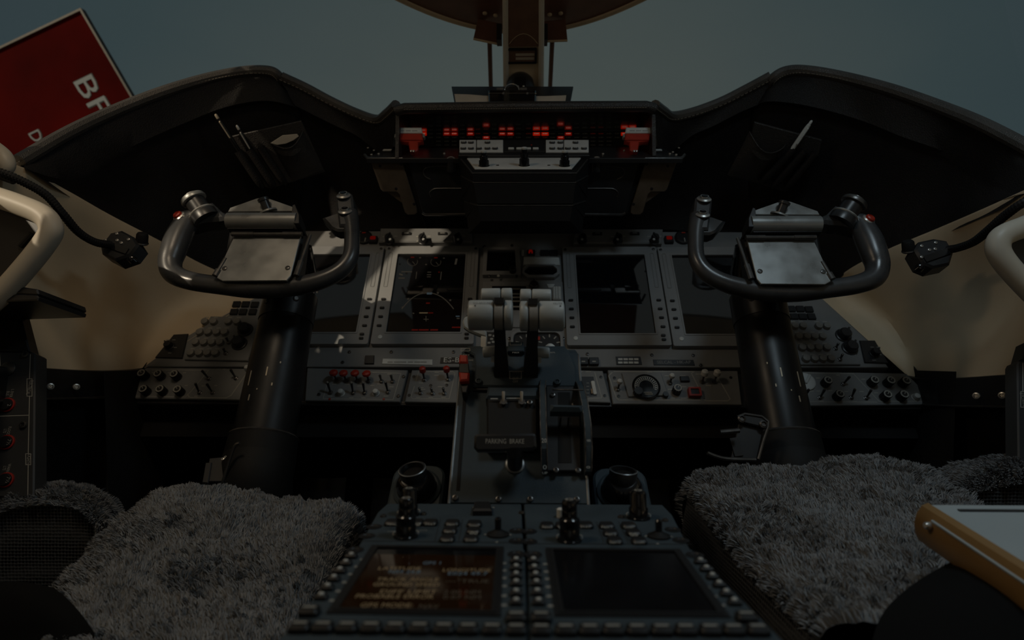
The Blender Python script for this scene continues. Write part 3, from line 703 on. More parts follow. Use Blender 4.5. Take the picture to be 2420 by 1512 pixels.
# flight guidance panel
FG = fr_pts(D(MX, 362, 1.285), D(MX, 331, 1.335))
fg = thing('guidance_panel', 'pale grey flight guidance panel with dark push keys above the knob box', 'control panel', D(MX, 362, 1.285))
g = G(); g.prism(ccw([FG.uv(1083, 366), FG.uv(1394, 366), FG.uv(1391, 331), FG.uv(1086, 331)]), -.03, -.001, .001, FG.M()); part('housing', g, 'black', fg)
for x0, x1, m_ in ((1086, 1125, 'panel_light'), (1127, 1189, 'panel_light'), (1191, 1288, 'black_satin'), (1290, 1331, 'panel_light'), (1333, 1391, 'panel_light')):
    g = G(); g.prism(ccw([FG.uv(x0, 360), FG.uv(x1, 360), FG.uv(x1, 332), FG.uv(x0, 332)]), -.001, .0015, .0006, FG.M()); part('faceplate', g, m_, fg)
def gkey():
    g = G(); g.prism(rrect(.0128, .0085, .0035, 3), 0, .004, .0012); return g
for px, py in [(1096, 338), (1113, 338), (1152, 338), (1095, 352), (1113, 352), (1132, 352), (1152, 352), (1170, 352), (1305, 338), (1324, 338), (1360, 338), (1305, 352), (1324, 352), (1342, 352), (1360, 352), (1380, 352)]:
    k = part('push_key', cached('gkey', gkey, 'black'), None, fg, FG.Mp(px, py, .0015))
    part('key_cap', cached('gcap', lambda: G().prism(rrect(.0085, .0038, .001, 3), .004, .0045), 'key_light'), None, k, FG.Mp(px, py, .0015))
for px in (1208, 1227, 1248, 1266):
    part('white_key', cached('wkey', lambda: G().prism(rrect(.013, .0058, .0008, 2), 0, .003, .0008), 'label_white'), None, fg, FG.Mp(px, 352, .0015))
part('indicator_dot', cached('dot', lambda: G().lathe([(.0018, 0), (.0018, .001)], 10), 'red'), None, fg, FG.Mp(1256, 343, .0015))
# knob box: three stacked modules, wedge shaped in plan
kb = thing('knob_box', 'black stacked control box with three knobs jutting from the glareshield centre', 'control box', D(MX, 520, 1.2))
def module(top, bot, dz_back):
    """top/bot: (left px, right px, py) on the front face at depth 1.185"""
    a, b = D(top[0], top[2], 1.185), D(top[1], top[2], 1.185); c, d_ = D(bot[0], bot[2], 1.19), D(bot[1], bot[2], 1.19)
    bl, br = Vector((a.x - .038, 1.30, a.z + dz_back)), Vector((b.x + .038, 1.30, b.z + dz_back)); cl, cr_ = Vector((c.x - .036, 1.31, c.z)), Vector((d_.x + .036, 1.31, d_.z))
    V = [c, d_, cr_, cl, a, b, br, bl]
    g = G(); g.add(V, [(3, 2, 1, 0), (4, 5, 6, 7), (0, 1, 5, 4), (1, 2, 6, 5), (2, 3, 7, 6), (3, 0, 4, 7)]); return g, V
for k, (tp, bt, dz) in enumerate((((1116, 1363, 409), (1118, 1361, 428), .072), ((1119, 1360, 431), (1128, 1354, 481), .050), ((1129, 1353, 485), (1137, 1347, 522), .040))):
    g, V = module(tp, bt, dz); part('module', g, 'black_matte', kb)
    for i, j in ((7, 4), (5, 6)):
        g = G(); g.tube([V[i], V[j]], .0018, 6); part('bright_edge', g, 'metal_dark', kb)
    g = G(); g.tube([V[4], V[5]], .0009, 6); part('front_edge', g, 'metal_dark', kb)
    if k == 0: V1 = V
KF = Fr(V1[4], (1, 0, 0), V1[7] - V1[4])
g = G(); g.prism(ccw([KF.uv(1122, 401), KF.uv(1351, 401), KF.uv(1375, 373), KF.uv(1101, 373)]), .0005, .003, .001, KF.M()); part('faceplate', g, 'panel_light', kb)
def dknob(h=.030, r=.0098):
    g = G(); g.lathe([(r * 1.25, 0), (r * 1.25, .0015), (r, .002), (r, h * .42), (r * .84, h * .45), (r * .84, h * .50), (r * .9, h * .52), (r * .86, h * .74), (r * .62, h * .77), (r * .62, h * .97), (r * .45, h)], 20)
    for i in range(10):
        a = 2 * math.pi * i / 10; g.box(r * .93, r * 1.06, -.0009, .0009, .003, h * .40, Matrix.Rotation(a, 4, 'Z'))
    return g
for px, py, h in ((1144, 393, .030), (1239, 392, .036), (1334, 393, .030)):
    k = part('knob', cached(('dknob', h), lambda: dknob(h), 'black_gloss'), None, kb, KF.Mp(px, py, .003))
    part('knob_ring', cached('kring', lambda: G().lathe([(.0135, 0), (.0135, .001), (.012, .0012)], 20), 'white'), None, k, KF.Mp(px, py, .003))
    part('knob_cap', cached(('kcap', h), lambda: G().lathe([(.006, h - .001), (.0062, h + .002), (.004, h + .003)], 14), 'key_light'), None, k, KF.Mp(px, py, .003))
for px in (1176, 1297):
    part('fastener', cached('fst', lambda: G().lathe([(.0032, 0), (.003, .0012), (.0015, .0013)], 12), 'metal_dark'), None, kb, KF.Mp(px, 391, .003))
for px in (1222, 1258):
    part('printed_mark', cached('pm', lambda: G().box(-.006, .006, -.001, .001, 0, .0003), 'print'), None, kb, KF.Mp(px, 376, .0031))
# equipment covers hanging either side of the knob box
for s in (-1, 1):
    X = (lambda x: x) if s < 0 else mir
    SP = fr_pts(D(X(1000), 505, 1.385), D(X(1000), 372, 1.315))
    t = thing('equipment_cover', ('left' if s < 0 else 'right') + ' metal equipment cover hanging below the centre shelf', 'cover', D(X(1000), 505, 1.385), 'equipment covers')
    g = G(); g.prism(ccw([SP.uv(X(a), b) for a, b in ((876, 378), (950, 378), (985, 490), (986, 502), (980, 506), (964, 506), (957, 500), (945, 458), (938, 452), (906, 452), (900, 446))]), 0, .004, .0012, SP.M()); part('side_plate', g, 'cover_metal', t)
    g = G(); g.prism(ccw([SP.uv(X(a), b) for a, b in ((910, 453), (938, 454), (948, 462), (956, 486))]), -.008, -.006, 0, SP.M()); part('tongue', g, 'cover_metal', t)
    g = G(); g.prism(ccw([SP.uv(X(a), b) for a, b in ((962, 372), (1092, 372), (1106, 506), (1000, 506))]), -.004, .001, .001, SP.M()); part('inner_plate', g, 'black_satin', t)
    g = G(); g.prism(ccw([SP.uv(X(a), b) for a, b in ((940, 372), (962, 372), (1002, 506), (988, 506))]), -.012, -.006, 0, SP.M()); part('channel', g, 'void', t)
    g = G(); g.tube([SP.hit(X(a), b, .002) for a, b in ((998, 503), (1005, 507), (1060, 507), (1110, 506))], .0028, 7); part('bottom_rail', g, 'metal_dark', t)
    for pts in (((1062, 393), (1030, 393), (1008, 396), (1001, 405), (1004, 416), (1018, 424)), ((1094, 445), (1040, 445), (1024, 447), (1015, 456), (1018, 466))):
        g = G(); g.tube(spline([SP.hit(X(a), b, .002) for a, b in pts], 4), .0013, 6); part('pull_rim', g, 'metal_dark', t)
    a = SP.uv(X(1068), 376); b = SP.uv(X(1068), 402)
    g = G(); g.tube([SP.pt(*a, .010), SP.pt(*b, .010)], .0115, 14); part('latch_knob', g, 'black_satin', t)
    g = G(); g.tube([SP.pt(a[0] + .011 * math.cos(R(q)), a[1] + .011 * math.sin(R(q)) - .002, .018) for q in range(10, 175, 15)], .0013, 6); part('latch_rim', g, 'metal', t)
    for a, b in ((898, 392), (948, 388), (979, 482), (936, 446)):
        part('rivet', cached('rivet', lambda: G().lathe([(.0035, 0), (.0033, .0008), (.002, .001)], 12), 'black'), None, t, SP.Mp(X(a), b, .004))
# ================================================================ main instrument panel
ip = thing('instrument_panel', 'wide grey instrument panel carrying the displays and switch rows', 'instrument panel', MP.hit(MX, 945))
P = ccw([MP.uv(*p) for p in ((700, 545), (1780, 548), (1860, 600), (1942, 704), (2060, 812), (2100, 868), (340, 866), (420, 806), (618, 694), (640, 590))])
g = G(); g.prism(P, -.03, 0, .0015, MP.M()); part('panel_face', g, 'panel', ip)
P = ccw([MP.uv(*p) for p in ((338, 872), (2140, 876), (2222, 962), (255, 948))])
g = G(); g.prism(P, -.06, -.012, .002, MP.M()); part('lower_rail', g, 'black', ip)
a, b = MP.hit(262, 950), MP.hit(2218, 962)
g = G(); g.tube([MP.hit(262, 948, -.015), MP.hit(2216, 958, -.015)], .004, 8); part('rail_edge', g, 'black_satin', ip)
# under-panel knee bolster in the dark
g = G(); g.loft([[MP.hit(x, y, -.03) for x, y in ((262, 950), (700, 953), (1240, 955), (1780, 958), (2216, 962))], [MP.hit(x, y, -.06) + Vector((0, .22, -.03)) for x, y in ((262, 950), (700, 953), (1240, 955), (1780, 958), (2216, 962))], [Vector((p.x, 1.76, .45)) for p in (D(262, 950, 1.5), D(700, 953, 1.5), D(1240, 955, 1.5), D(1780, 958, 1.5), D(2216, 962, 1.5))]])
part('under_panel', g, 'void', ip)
for px, py in ((826, 832), (925, 832), (1072, 832), (1388, 837), (1540, 839), (1638, 840), (810, 856), (1656, 863), (1210, 580), (1144, 583), (905, 556), (1060, 852)):
    part('screw', cached('screw_p', lambda: screw_mesh(.0034), 'metal_dark'), None, ip, MP.Mp(px, py))
def plate(t, name, m_, pts, z0, z1, bev=.0012, fr=MP, **k):
    P = ccw([fr.uv(*p) for p in pts]); o = G().prism(P, z0, z1, bev, fr.M()); return part(name, o, m_, t, **k)
def hole(t, name, m_, px, py, r, h=.001, fr=MP, w=0):
    return part(name, cached((name, r, h), lambda: G().lathe([(r, 0), (r, h), (r * .8, h * 1.2)], 16), m_), None, t, fr.Mp(px, py, w))
# ---------------------------------------------------------------- four displays
def display(lab, u0, u1, v0, v1, sens, lettersd=None):
    """u0..u1, v0..v1 bezel limits on the panel"""
    t = thing('flight_display', lab, 'display', MP.pt((u0 + u1) / 2, v0), 'flight displays')
    w, h = u1 - u0, v1 - v0; cx, cy = (u0 + u1) / 2, (v0 + v1) / 2
    sw, sh = w * .735, h * .805; sy = v0 + h * .105 + sh / 2
    O = rrect(w, h, .004, 3); I = rrect(sw, sh, .002, 3, 0, sy - cy)
    M_ = MP.M(cx, cy, 0)
    g = G(); g.frame(O, I, 0, .013, M_); g.frame(rrect(sw + .006, sh + .006, .002, 3, 0, sy - cy), rrect(sw - .001, sh - .001, .002, 3, 0, sy - cy), .0128, .0145, M_)
    part('bezel', g, 'bezel', t)
    g = G(); g.prism(rrect(sw + .002, sh + .002, .001, 2, 0, sy - cy), 0, .0085, 0, M_); scr = part('screen', g, 'screen', t)
    for sx in (-1, 1):
        g = G(); uu = cx + sx * w * .445; g.frame(rrect(.010, h * .37, .002, 2), rrect(.0075, h * .37 - .0025, .001, 2), .0132, .0140, MP.M(uu, v1 - h * .26)); part('bezel_groove', g, 'panel', t)
        for k in range(4):
            M2 = MP.M(uu - sx * .001, v0 + h * (.425 - .086 * k), .013)
            part('line_key', cached('lkey', lambda: G().prism(rrect(.0110, .0062, .002, 3), 0, .004, .0012), 'black'), None, t, M2)
        for px in (-1, 1):
            part('screw', cached('screw_p', lambda: screw_mesh(.0034), 'metal_dark'), None, t, MP.M(cx + px * w * .47, v1 - h * .03, .012))
    part('light_sensor', cached('lsens', lambda: G().lathe([(.0052, 0), (.0052, .0015), (.004, .002)], 16), 'label_white'), None, t, MP.M(u0 + w * .085, v0 + h * .062, .013))
    for k in range(2):
        part('rocker_key', cached('rkey', lambda: G().prism(rrect(.0100, .0062, .002, 3), 0, .004, .001), 'black_satin'), None, t, MP.M(u1 - w * .07, v0 + h * (.048 + .038 * k), .013))
    return t, cx, cy, sw, sh, sy
va, vb = MP.uv(1000, 819)[1], MP.uv(1000, 589)[1]
def uu(px, py): return MP.uv(px, py)[0]
u2a, u2b = uu(897, 705), uu(1126, 705)
dw = u2b - u2a
d2 = display('inner left display showing map arc and engine data', u2a, u2b, va, vb, 0)
u1b = uu(891, 705); d1 = display('outer left display behind the left control wheel, sunlit bezel', u1b - dw, u1b, va, vb, 0)
u3a = uu(1334, 705); d3 = display('inner right display, blank and reflecting the side window', u3a, u3a + dw, va - .004, vb - .005, 0)
u4a = uu(1570, 705); d4 = display('outer right display behind the right control column, blank', u4a, u4a + dw, va - .006, vb - .007, 0)
# content on display 2
t, cx, cy, sw, sh, sy = d2
def on(px, py): return MP.Mp(px, py, .0088)
def strip(m_, pts, w_=.0006, name='screen_mark'):
    g = G(); n = len(pts)
    P = [Vector(MP.uv(*p)) for p in pts]
    for a, b in zip(P[:-1], P[1:]):
        d = (b - a).normalized(); q = Vector((-d.y, d.x)) * w_
        g.add([(*(a - q), 0), (*(b - q), 0), (*(b + q), 0), (*(a + q), 0)], [(0, 1, 2, 3)], MP.M(0, 0, .0087))
    part(name, g, m_, t)
arcp = [(1008 + 66 * math.cos(R(a)) * (1 + .0), 752 - 55 * math.sin(R(a))) for a in np.linspace(24, 158, 25)]
arcp = [(951 + (1073 - 951) * k / 24, 735 - 38 * (1 - (abs(k - 12) / 12) ** 2.2)) for k in range(25)]
strip('scr_grey', arcp, .0012, 'compass_arc')
strip('scr_cyan', [(1010, 698), (1022, 698)], .003, 'heading_bug')
for px, py in ((953, 731), (966, 711), (999, 697), (1036, 697), (1065, 714)):
    strip('scr_grey', [(px - 2, py), (px + 2, py)], .0024)
for (cxp, cyp, m_) in ((976, 623, 'scr_red'), (1031, 624, 'scr_red')):
    strip('scr_grey', [(cxp + 12 * math.cos(R(a)), cyp + 10 * math.sin(R(a))) for a in range(-20, 230, 20)], .0005, 'gauge_ring')
    strip(m_, [(cxp - 4, cyp - 10), (cxp + 4, cyp - 10)], .0014)
    strip('scr_grey', [(cxp, cyp), (cxp + 6, cyp + 7)], .0006)
for pts, m_, w_ in (([(950, 647), (975, 647)], 'scr_grey', .0013), ([(945, 652), (953, 655)], 'scr_grey', .002), ([(943, 662), (958, 662)], 'scr_grey', .0013), ([(994, 648), (994, 648.1)], 'scr_red', .001),
    ([(1011, 648), (1020, 648)], 'scr_grey', .0012), ([(1010, 654), (1020, 654)], 'scr_grey', .0012), ([(1010, 659), (1019, 659)], 'scr_grey', .0012), ([(1044, 647), (1042, 666)], 'scr_grey', .0010),
    ([(1080, 616), (1077, 630)], 'scr_grey', .0025), ([(986, 647), (984, 664)], 'scr_grey', .0007), ([(1037, 648), (1040, 648)], 'scr_red', .0015),
    ([(1008, 721), (1017, 721)], 'scr_red', .0016), ([(992, 744), (1012, 744)], 'scr_amber', .0013), ([(1013, 744), (1025, 744)], 'scr_red', .0011), ([(977, 744), (980, 746)], 'scr_grey', .0014),
    ([(974, 784), (989, 784)], 'scr_red', .0018), ([(991, 784), (1014, 784)], 'scr_red', .0018), ([(1018, 784), (1036, 784)], 'scr_red', .0018), ([(1069, 778), (1089, 778)], 'scr_red', .0016),
    ([(1078, 752), (1087, 752)], 'scr_cyan', .0012), ([(1080, 757), (1087, 757)], 'scr_grey', .0016), ([(992, 614), (996, 614)], 'scr_grey', .0014), ([(1006, 630), (1010, 630)], 'scr_grey', .0014), ([(1048, 615), (1052, 615)], 'scr_grey', .0014)):
    strip(m_, pts, w_)
strip('scr_grey', [(1008, 751), (1008, 764)], .0008); strip('scr_grey', [(1002, 759), (1014, 759)], .0009)
# ---------------------------------------------------------------- control heads above the inner displays
def rknob(r, h):
    g = G(); g.lathe([(r * 1.15, 0), (r * 1.15, .002), (r, .003), (r * .92, h * .85), (r * .75, h)], 18)
    g.box(-r * .16, r * .16, -r * .95, r * .95, h * .6, h * 1.12); return g
for s, x0, x1, y0, y1, kn, bt in ((-1, 897, 1117, 548, 581, (921, 1000, 1082), (961, 1046)), (1, 1354, 1562, 550, 584, (1376, 1460, 1546), (1412, 1500))):
    t = thing('display_controller', ('left' if s < 0 else 'right') + ' narrow control head with three black knobs above the inner display', 'control panel', MP.hit((x0 + x1) / 2, y1), 'display control heads')
    plate(t, 'faceplate', 'panel', ((x0, y1), (x1, y1), (x1 + 2 * s, y0), (x0 + 5, y0)), 0, .016, .003)
    for px in kn:
        k = part('knob', cached('rknob', lambda: rknob(.011, .022), 'black_satin'), None, t, MP.Mp(px, 570, .016, R(25 * s)))
        part('knob_tip', cached('ktip', lambda: G().lathe([(.0035, 0), (.003, .002)], 10), 'key_light'), None, k, MP.Mp(px, 570, .0400) @ Matrix.Translation((0, .006, 0)))
    for px in bt:
        part('push_switch', cached('hsw', lambda: G().prism(rrect(.024, .0085, .001), 0, .004, .0008), 'black'), None, t, MP.Mp(px, 553, .016))
        part('switch_legend', cached('hsl', lambda: G().box(-.006, .006, -.0012, .0012, .004, .0043), 'print_dim'), None, t, MP.Mp(px, 553, .016))
    for px, py in [(p_ + dx, py_) for p_ in kn for dx, py_ in ((-13, 559), (14, 558), (-12, 570))]:
        part('printed_mark', cached('pmk', lambda: G().box(-.004, .004, -.0014, .0014, 0, .0003), 'print'), None, t, MP.Mp(px, py, .0162))
    rl = thing('warning_lamp', ('left' if s < 0 else 'right') + ' red lit square push lamp beside the control head', 'lamp', MP.hit(883 if s < 0 else 1580, 570), 'master warning lamps')
    px = 883 if s < 0 else 1580
    part('lamp_base', cached('wlb', lambda: G().prism(rrect(.022, .022, .002), 0, .010, .001), 'black'), None, rl, MP.Mp(px, 570))
    part('lamp_lens', cached('wll', lambda: G().prism(rrect(.0145, .0115, .003), .010, .012, .001), 'lamp_deep'), None, rl, MP.Mp(px, 568))
    px = 862 if s < 0 else 1613
    t2 = thing('round_dial', ('left' if s < 0 else 'right') + ' small round black dial at the panel edge by the warning lamp', 'dial', MP.hit(px, 566))
    part('dial_body', cached('rdb', lambda: G().lathe([(.021, 0), (.021, .008), (.018, .010), (.017, .008)], 24), 'black_satin'), None, t2, MP.Mp(px, 564))
    part('dial_mark', cached('rdm', lambda: G().prism(rrect(.010, .004, .001), .010, .0105), 'red'), None, t2, MP.Mp(px, 556))
    part('dial_pointer', cached('rdp', lambda: G().box(-.0012, .0012, -.007, .006, .010, .0105), 'print'), None, t2, MP.Mp(px + 3, 572))
# ---------------------------------------------------------------- centre stack
t = thing('standby_display', 'small square standby display with a knob at its corner', 'display', MP.hit(1183, 660))
O = [MP.uv(*p) for p in ((1141, 657), (1231, 657), (1228, 592), (1144, 592))]; I = [MP.uv(*p) for p in ((1150, 648), (1220, 648), (1217, 598), (1153, 598))]
g = G(); g.frame(O, I, 0, .014, MP.M()); part('bezel', g, 'bezel', t)
plate(t, 'screen', 'screen', ((1148, 650), (1222, 650), (1219, 597), (1151, 597)), 0, .008, 0)
part('knob', cached('sk', lambda: G().lathe([(.0085, 0), (.008, .012), (.006, .014)], 16), 'black'), None, t, MP.Mp(1212, 641, .014))
part('light_sensor', cached('sk2', lambda: G().lathe([(.004, 0), (.003, .002)], 12), 'key_light'), None, t, MP.Mp(1178, 652, .014))
for px in (1157, 1221):
    part('screw', cached('screw_p', lambda: screw_mesh(.0034), 'metal_dark'), None, t, MP.Mp(px, 653, .014))
for px, w_, m_, lab in ((1235, .007, 'key_light', 'tiny pale peg lamp left of the glowing red panel lamp'), (1255, .021, 'black', 'square panel lamp with a glowing red symbol above the silver plate'), (1287, .022, 'black', 'unlit black square lamp just right of the glowing red lamp'), (1308, .022, 'black', 'unlit black square lamp farthest right above the silver plate')):
    t = thing('panel_lamp', lab, 'lamp', MP.hit(px, 605), 'small panel lamps')
    part('lamp_housing', cached(('lh', w_), lambda: G().prism(rrect(w_, .017, .002), 0, .006, .001), m_), None, t, MP.Mp(px, 599))
    if px == 1255:
        g = G(); g.prism(rrect(.009, .007, .003), .006, .0068); g.prism(rrect(.0038, .008, .001, 2, -.0036, -.005), .006, .0068); g.prism(rrect(.0038, .008, .001, 2, .0036, -.005), .006, .0068)
        part('lit_symbol', g, 'lamp_deep', t, MP.Mp(1254, 596))
t = thing('silver_placard', 'silver rectangular plate above the octagonal instrument', 'placard', MP.hit(1279, 627))
plate(t, 'placard_plate', 'label_white', ((1236, 627), (1323, 628), (1321, 610), (1237, 609)), 0, .004, .001)
t = thing('octagonal_gauge', 'octagonal grey framed instrument with black window', 'instrument', MP.hit(1279, 662))
O = [MP.uv(*p) for p in ((1234, 652), (1247, 662), (1310, 662), (1322, 653), (1321, 640), (1311, 631), (1247, 631), (1235, 640))]; I = [MP.uv(*p) for p in ((1239, 650), (1250, 656), (1307, 656), (1316, 650), (1316, 642), (1307, 634), (1250, 634), (1240, 642))]
g = G(); g.frame(O, I, 0, .012, MP.M()); part('gauge_frame', g, 'bezel', t)
g = G(); g.prism(ccw(I), 0, .006, 0, MP.M()); part('gauge_window', g, 'screen', t)
t = thing('radio_panel', 'grey radio panel with black readout hidden behind the thrust levers', 'control panel', MP.hit(1236, 740))
plate(t, 'faceplate', 'bezel', ((1136, 775), (1336, 775), (1330, 668), (1141, 668)), 0, .004, .001)
plate(t, 'readout', 'black_gloss', ((1162, 735), (1245, 735), (1243, 679), (1163, 679)), .004, .006, .0005)
for k, (py, m_) in enumerate(((686, 'scr_amber'), (698, 'scr_grey'), (706, 'scr_amber'), (715, 'scr_grey'), (728, 'scr_grey'))):
    part('readout_row', cached(('ror', k), lambda: G().box(-.014, .014, -.0022, .0022, .0061, .0063), 'print_dim'), None, t, MP.Mp(1217, py))
part('knob', cached('rpk', lambda: rknob(.0115, .014), 'metal_dark'), None, t, MP.Mp(1262, 677, .004))
for px, w_ in ((1249, .006), (1255, .008)):
    part('printed_mark', cached(('rpm', w_), lambda: G().prism(rrect(.0032, w_, .001, 2), 0, .0006), 'print'), None, t, MP.Mp(px, 672, .0041, R(-40)))
plate(t, 'gear_tab', 'label_white', ((1291, 674), (1311, 674), (1306, 683), (1296, 683)), .004, .006, .0005)
t = thing('landing_gear_lever', 'pale ribbed wheel shaped landing gear knob right of the thrust levers', 'handle', MP.hit(1315, 720))
g = G(); g.prism(rrect(.021, .040, .004), .004, .022, .003); part('grip', g, 'white', t, MP.Mp(1315, 703))
for k in range(2):
    g = G(); g.box(-.0006, .0006, -.019, .019, .0215, .0225); part('rib', g, 'print_dim', t, MP.Mp(1312 + 6 * k, 703))
# pressure gauges behind the levers
t = thing('twin_gauge', 'rounded black twin pressure gauge with white scales behind the levers', 'gauge', MP.hit(1268, 830))
P = [MP.uv(1213, 833), MP.uv(1325, 833), MP.uv(1325, 790), MP.uv(1213, 790)]; w_, h_ = P[1][0] - P[0][0], P[2][1] - P[0][1]
Mg = MP.M((P[0][0] + P[1][0]) / 2, (P[0][1] + P[2][1]) / 2)
g = G(); g.frame(rrect(w_ + .012, h_ + .012, .018, 4), rrect(w_, h_, .014, 4), 0, .010, Mg); part('gauge_frame', g, 'bezel', t)
g = G(); g.prism(rrect(w_ + .002, h_ + .002, .014, 4), 0, .003, 0, Mg); part('gauge_face', g, 'black', t)
for cxp in (1244, 1298):
    for k in range(7):
        a = R(200 - 37 * k); g = G(); g.prism(rrect(.0085, .0026, .0008, 2), .003, .0034); part('scale_mark', g, 'print', t, MP.Mp(cxp + 22 * math.cos(a), 816 - 21 * math.sin(a)) @ Matrix.Rotation(a, 4, 'Z'))
part('red_flag', cached('dot2', lambda: G().prism(rrect(.0065, .010, .002), .003, .004), 'red'), None, t, MP.Mp(1273, 801))
for px, py in ((1204, 800), (1331, 800)):
    part('screw', cached('screw_p', lambda: screw_mesh(.0034), 'metal_dark'), None, t, MP.Mp(px, py))
t = thing('side_gauge', 'dark gauge with pale markings left of the thrust levers', 'gauge', MP.hit(1160, 820))
plate(t, 'gauge_face', 'black', ((1145, 828), (1190, 828), (1190, 786), (1150, 786)), 0, .004, .001)
for px, py in ((1158, 794), (1162, 803), (1156, 812), (1168, 796), (1166, 810)):
    part('scale_mark', cached('sgm', lambda: G().prism(rrect(.007, .005, .001), .004, .0045), 'print'), None, t, MP.Mp(px, py))
# ---------------------------------------------------------------- placards on the strip below the displays
def placard(lab, pts, m_, rows, txt=None, cat='placard'):
    t = thing('placard', lab, cat, MP.hit(*pts[0])); plate(t, 'placard_plate', m_, pts, 0, .0018, .0004); return t
t = placard('long white printed label below the inner left display', ((903, 860), (1022, 863), (1022, 850), (905, 848)), 'label_white', 0)
for k in range(6):
    part('printed_mark', cached(('plm', k % 3), lambda: G().box(-.006 - .001 * (k % 3), .006 + .001 * (k % 2), -.0014, .0014, 0, .0002), 'print_dim'), None, t, MP.Mp(922 + 16 * k, 855.5, .0019))
t = placard('black registration plate reading ES-B beside the pedestal', ((1040, 859), (1102, 859), (1102, 845), (1042, 845)), 'black', 0)
u, v = MP.uv(1067, 852); lettering('ES-B', .0125, 'white', t, MP.M(u, v, .0022), width=.036)
t = placard('black placard with two rows of white print under the inner right display', ((1457, 862), (1517, 862), (1513, 843), (1455, 843)), 'black', 0)
for k, (a, b) in enumerate(((1462, 1510), (1464, 1510))):
    py = 848.5 + 8 * k
    for j in range(4):
        part('printed_mark', cached(('pr', j), lambda: G().box(-.0048, .0052, -.0026, .0026, 0, .0002), 'label_white'), None, t, MP.Mp(1466 + 12.5 * j, py, .002))
t = placard('long black selective call placard under the outer right display', ((1545, 863), (1642, 864), (1638, 851), (1543, 850)), 'black', 0)
u, v = MP.uv(1592, 857); lettering('SELCAL - HK-AP', .0075, 'print_dim', t, MP.M(u, v, .0022), width=.076)
for px, lab in ((1378, 'left of the two black square push switches right of the pedestal'), (1403, 'right of the two black square push switches right of the pedestal')):
    t = thing('push_switch', lab, 'switch', MP.hit(px, 866), 'square push switches')
    o = part('switch', cached('psw', lambda: G().prism(rrect(.022, .019, .002), 0, .008, .0012), 'black_satin'), None, t, MP.Mp(px, 856))
    part('switch_legend', cached('psl', lambda: G().box(-.004, .004, -.0014, .0014, .008, .0083), 'print'), None, o, MP.Mp(px, 858))
t = thing('blank_square', 'black square blanking plug left of the white label', 'plug', MP.hit(873, 852))
plate(t, 'plug', 'black', ((862, 861), (884, 861), (885, 841), (864, 841)), 0, .004, .001)
# ================================================================ switch panels
LP = Fr(MP.pt(0, 0, -.006), MP.u, MP.v)
def toggle(cap, L=.024, tilt=28):
    def f():
        g = G(); g.lathe([(.0055, 0), (.0055, .0015), (.0042, .002), (.0042, .005), (.003, .0055)], 8); return g
    def bat():
        g = G(); a = R(tilt); d = Vector((0, math.sin(a), math.cos(a))); p0 = Vector((0, 0, .004))
        g.tube([p0, p0 + d * L * .6, p0 + d * L * .92, p0 + d * L], [.0016, .0026, .0030, .0018], 8); return g
    return f, bat
def add_toggle(t, fr, px, py, m_='metal', L=.024, tilt=28, rot=0, cap=None, capr=.0058, capl=.013):
    f, bat = toggle(cap, L, tilt)
    o = part('toggle_switch', cached(('tgl', L, tilt), bat, m_), None, t, fr.Mp(px, py, .004, R(rot)))
    part('nut', cached('nut', f, 'metal_dark'), None, o, fr.Mp(px, py, .004))
    if cap:
        def c():
            a = R(tilt); d = Vector((0, math.sin(a), math.cos(a))); p = Vector((0, 0, .004)) + d * (L - capl * .7)
            g = G(); g.tube([p, p + d * .002, p + d * (capl - .003), p + d * capl], [capr * .8, capr, capr, capr * .6], 12); return g
        part('toggle_cap', cached(('tcap', cap, L, tilt, capr), c, cap), None, o, fr.Mp(px, py, .004, R(rot)))
    return o
def ringknob(r=.0095, h=.019):
    g = G(); g.lathe([(r * 1.08, 0), (r * 1.08, .002), (r, .0025), (r * .93, h)], 18)
    for i in range(12): g.box(r * .9, r * 1.05, -.0008, .0008, .003, h * .95, Matrix.Rotation(math.pi * i / 6, 4, 'Z'))
    return g
def add_ring(t, fr, px, py, rot=35):
    o = part('knob', cached('rk', ringknob, 'black'), None, t, fr.Mp(px, py, .004, R(rot)))
    part('knob_ring', cached('rkr', lambda: G().frame(ellipse(.0085, .0085, 18), ellipse(.0058, .0058, 18), .0188, .0196), 'print'), None, o, fr.Mp(px, py, .004))
    part('pointer', cached('rkp', lambda: G().box(-.0007, .0007, 0, .007, .019, .0197), 'print'), None, o, fr.Mp(px, py, .004, R(rot)))
def outline(t, fr, pts, w_=.0008, z=.0043, m_='print'):
    g = G(); P = [Vector(fr.uv(*p)) for p in pts]
    for a, b in zip(P[:-1], P[1:]):
        d = (b - a).normalized(); q = Vector((-d.y, d.x)) * w_; a2, b2 = a - d * w_, b + d * w_
        g.add([(*(a2 - q), 0), (*(b2 - q), 0), (*(b2 + q), 0), (*(a2 + q), 0)], [(0, 1, 2, 3)], fr.M(0, 0, z))
    part('border_line', g, m_, t)
def marks(t, fr, pts, w_=.010, h_=.0022, z=.0043, m_='print'):
    for k, (px, py) in enumerate(pts):
        part('printed_mark', cached(('mk', w_, h_, m_), lambda: G().box(-w_ / 2, w_ / 2, -h_ / 2, h_ / 2, 0, .0002), m_), None, t, fr.Mp(px, py, z))
def button(t, fr, px, py, m_='key_light', r=.0068, h=.006):
    part('push_button', cached(('pb', r, h), lambda: G().lathe([(r * 1.2, 0), (r * 1.2, .001), (r, .0015), (r, h * .7), (r * .8, h), (r * .3, h * 1.12)], 14), m_), None, t, fr.Mp(px, py, .004))
def swpanel(lab, pts, w1=.004):
    c = (sum(p[0] for p in pts) / len(pts), max(p[1] for p in pts)); t = thing('switch_panel', lab, 'switch panel', LP.hit(*c))
    plate(t, 'faceplate', 'panel', pts, -.006, w1, .0015, fr=LP); return t
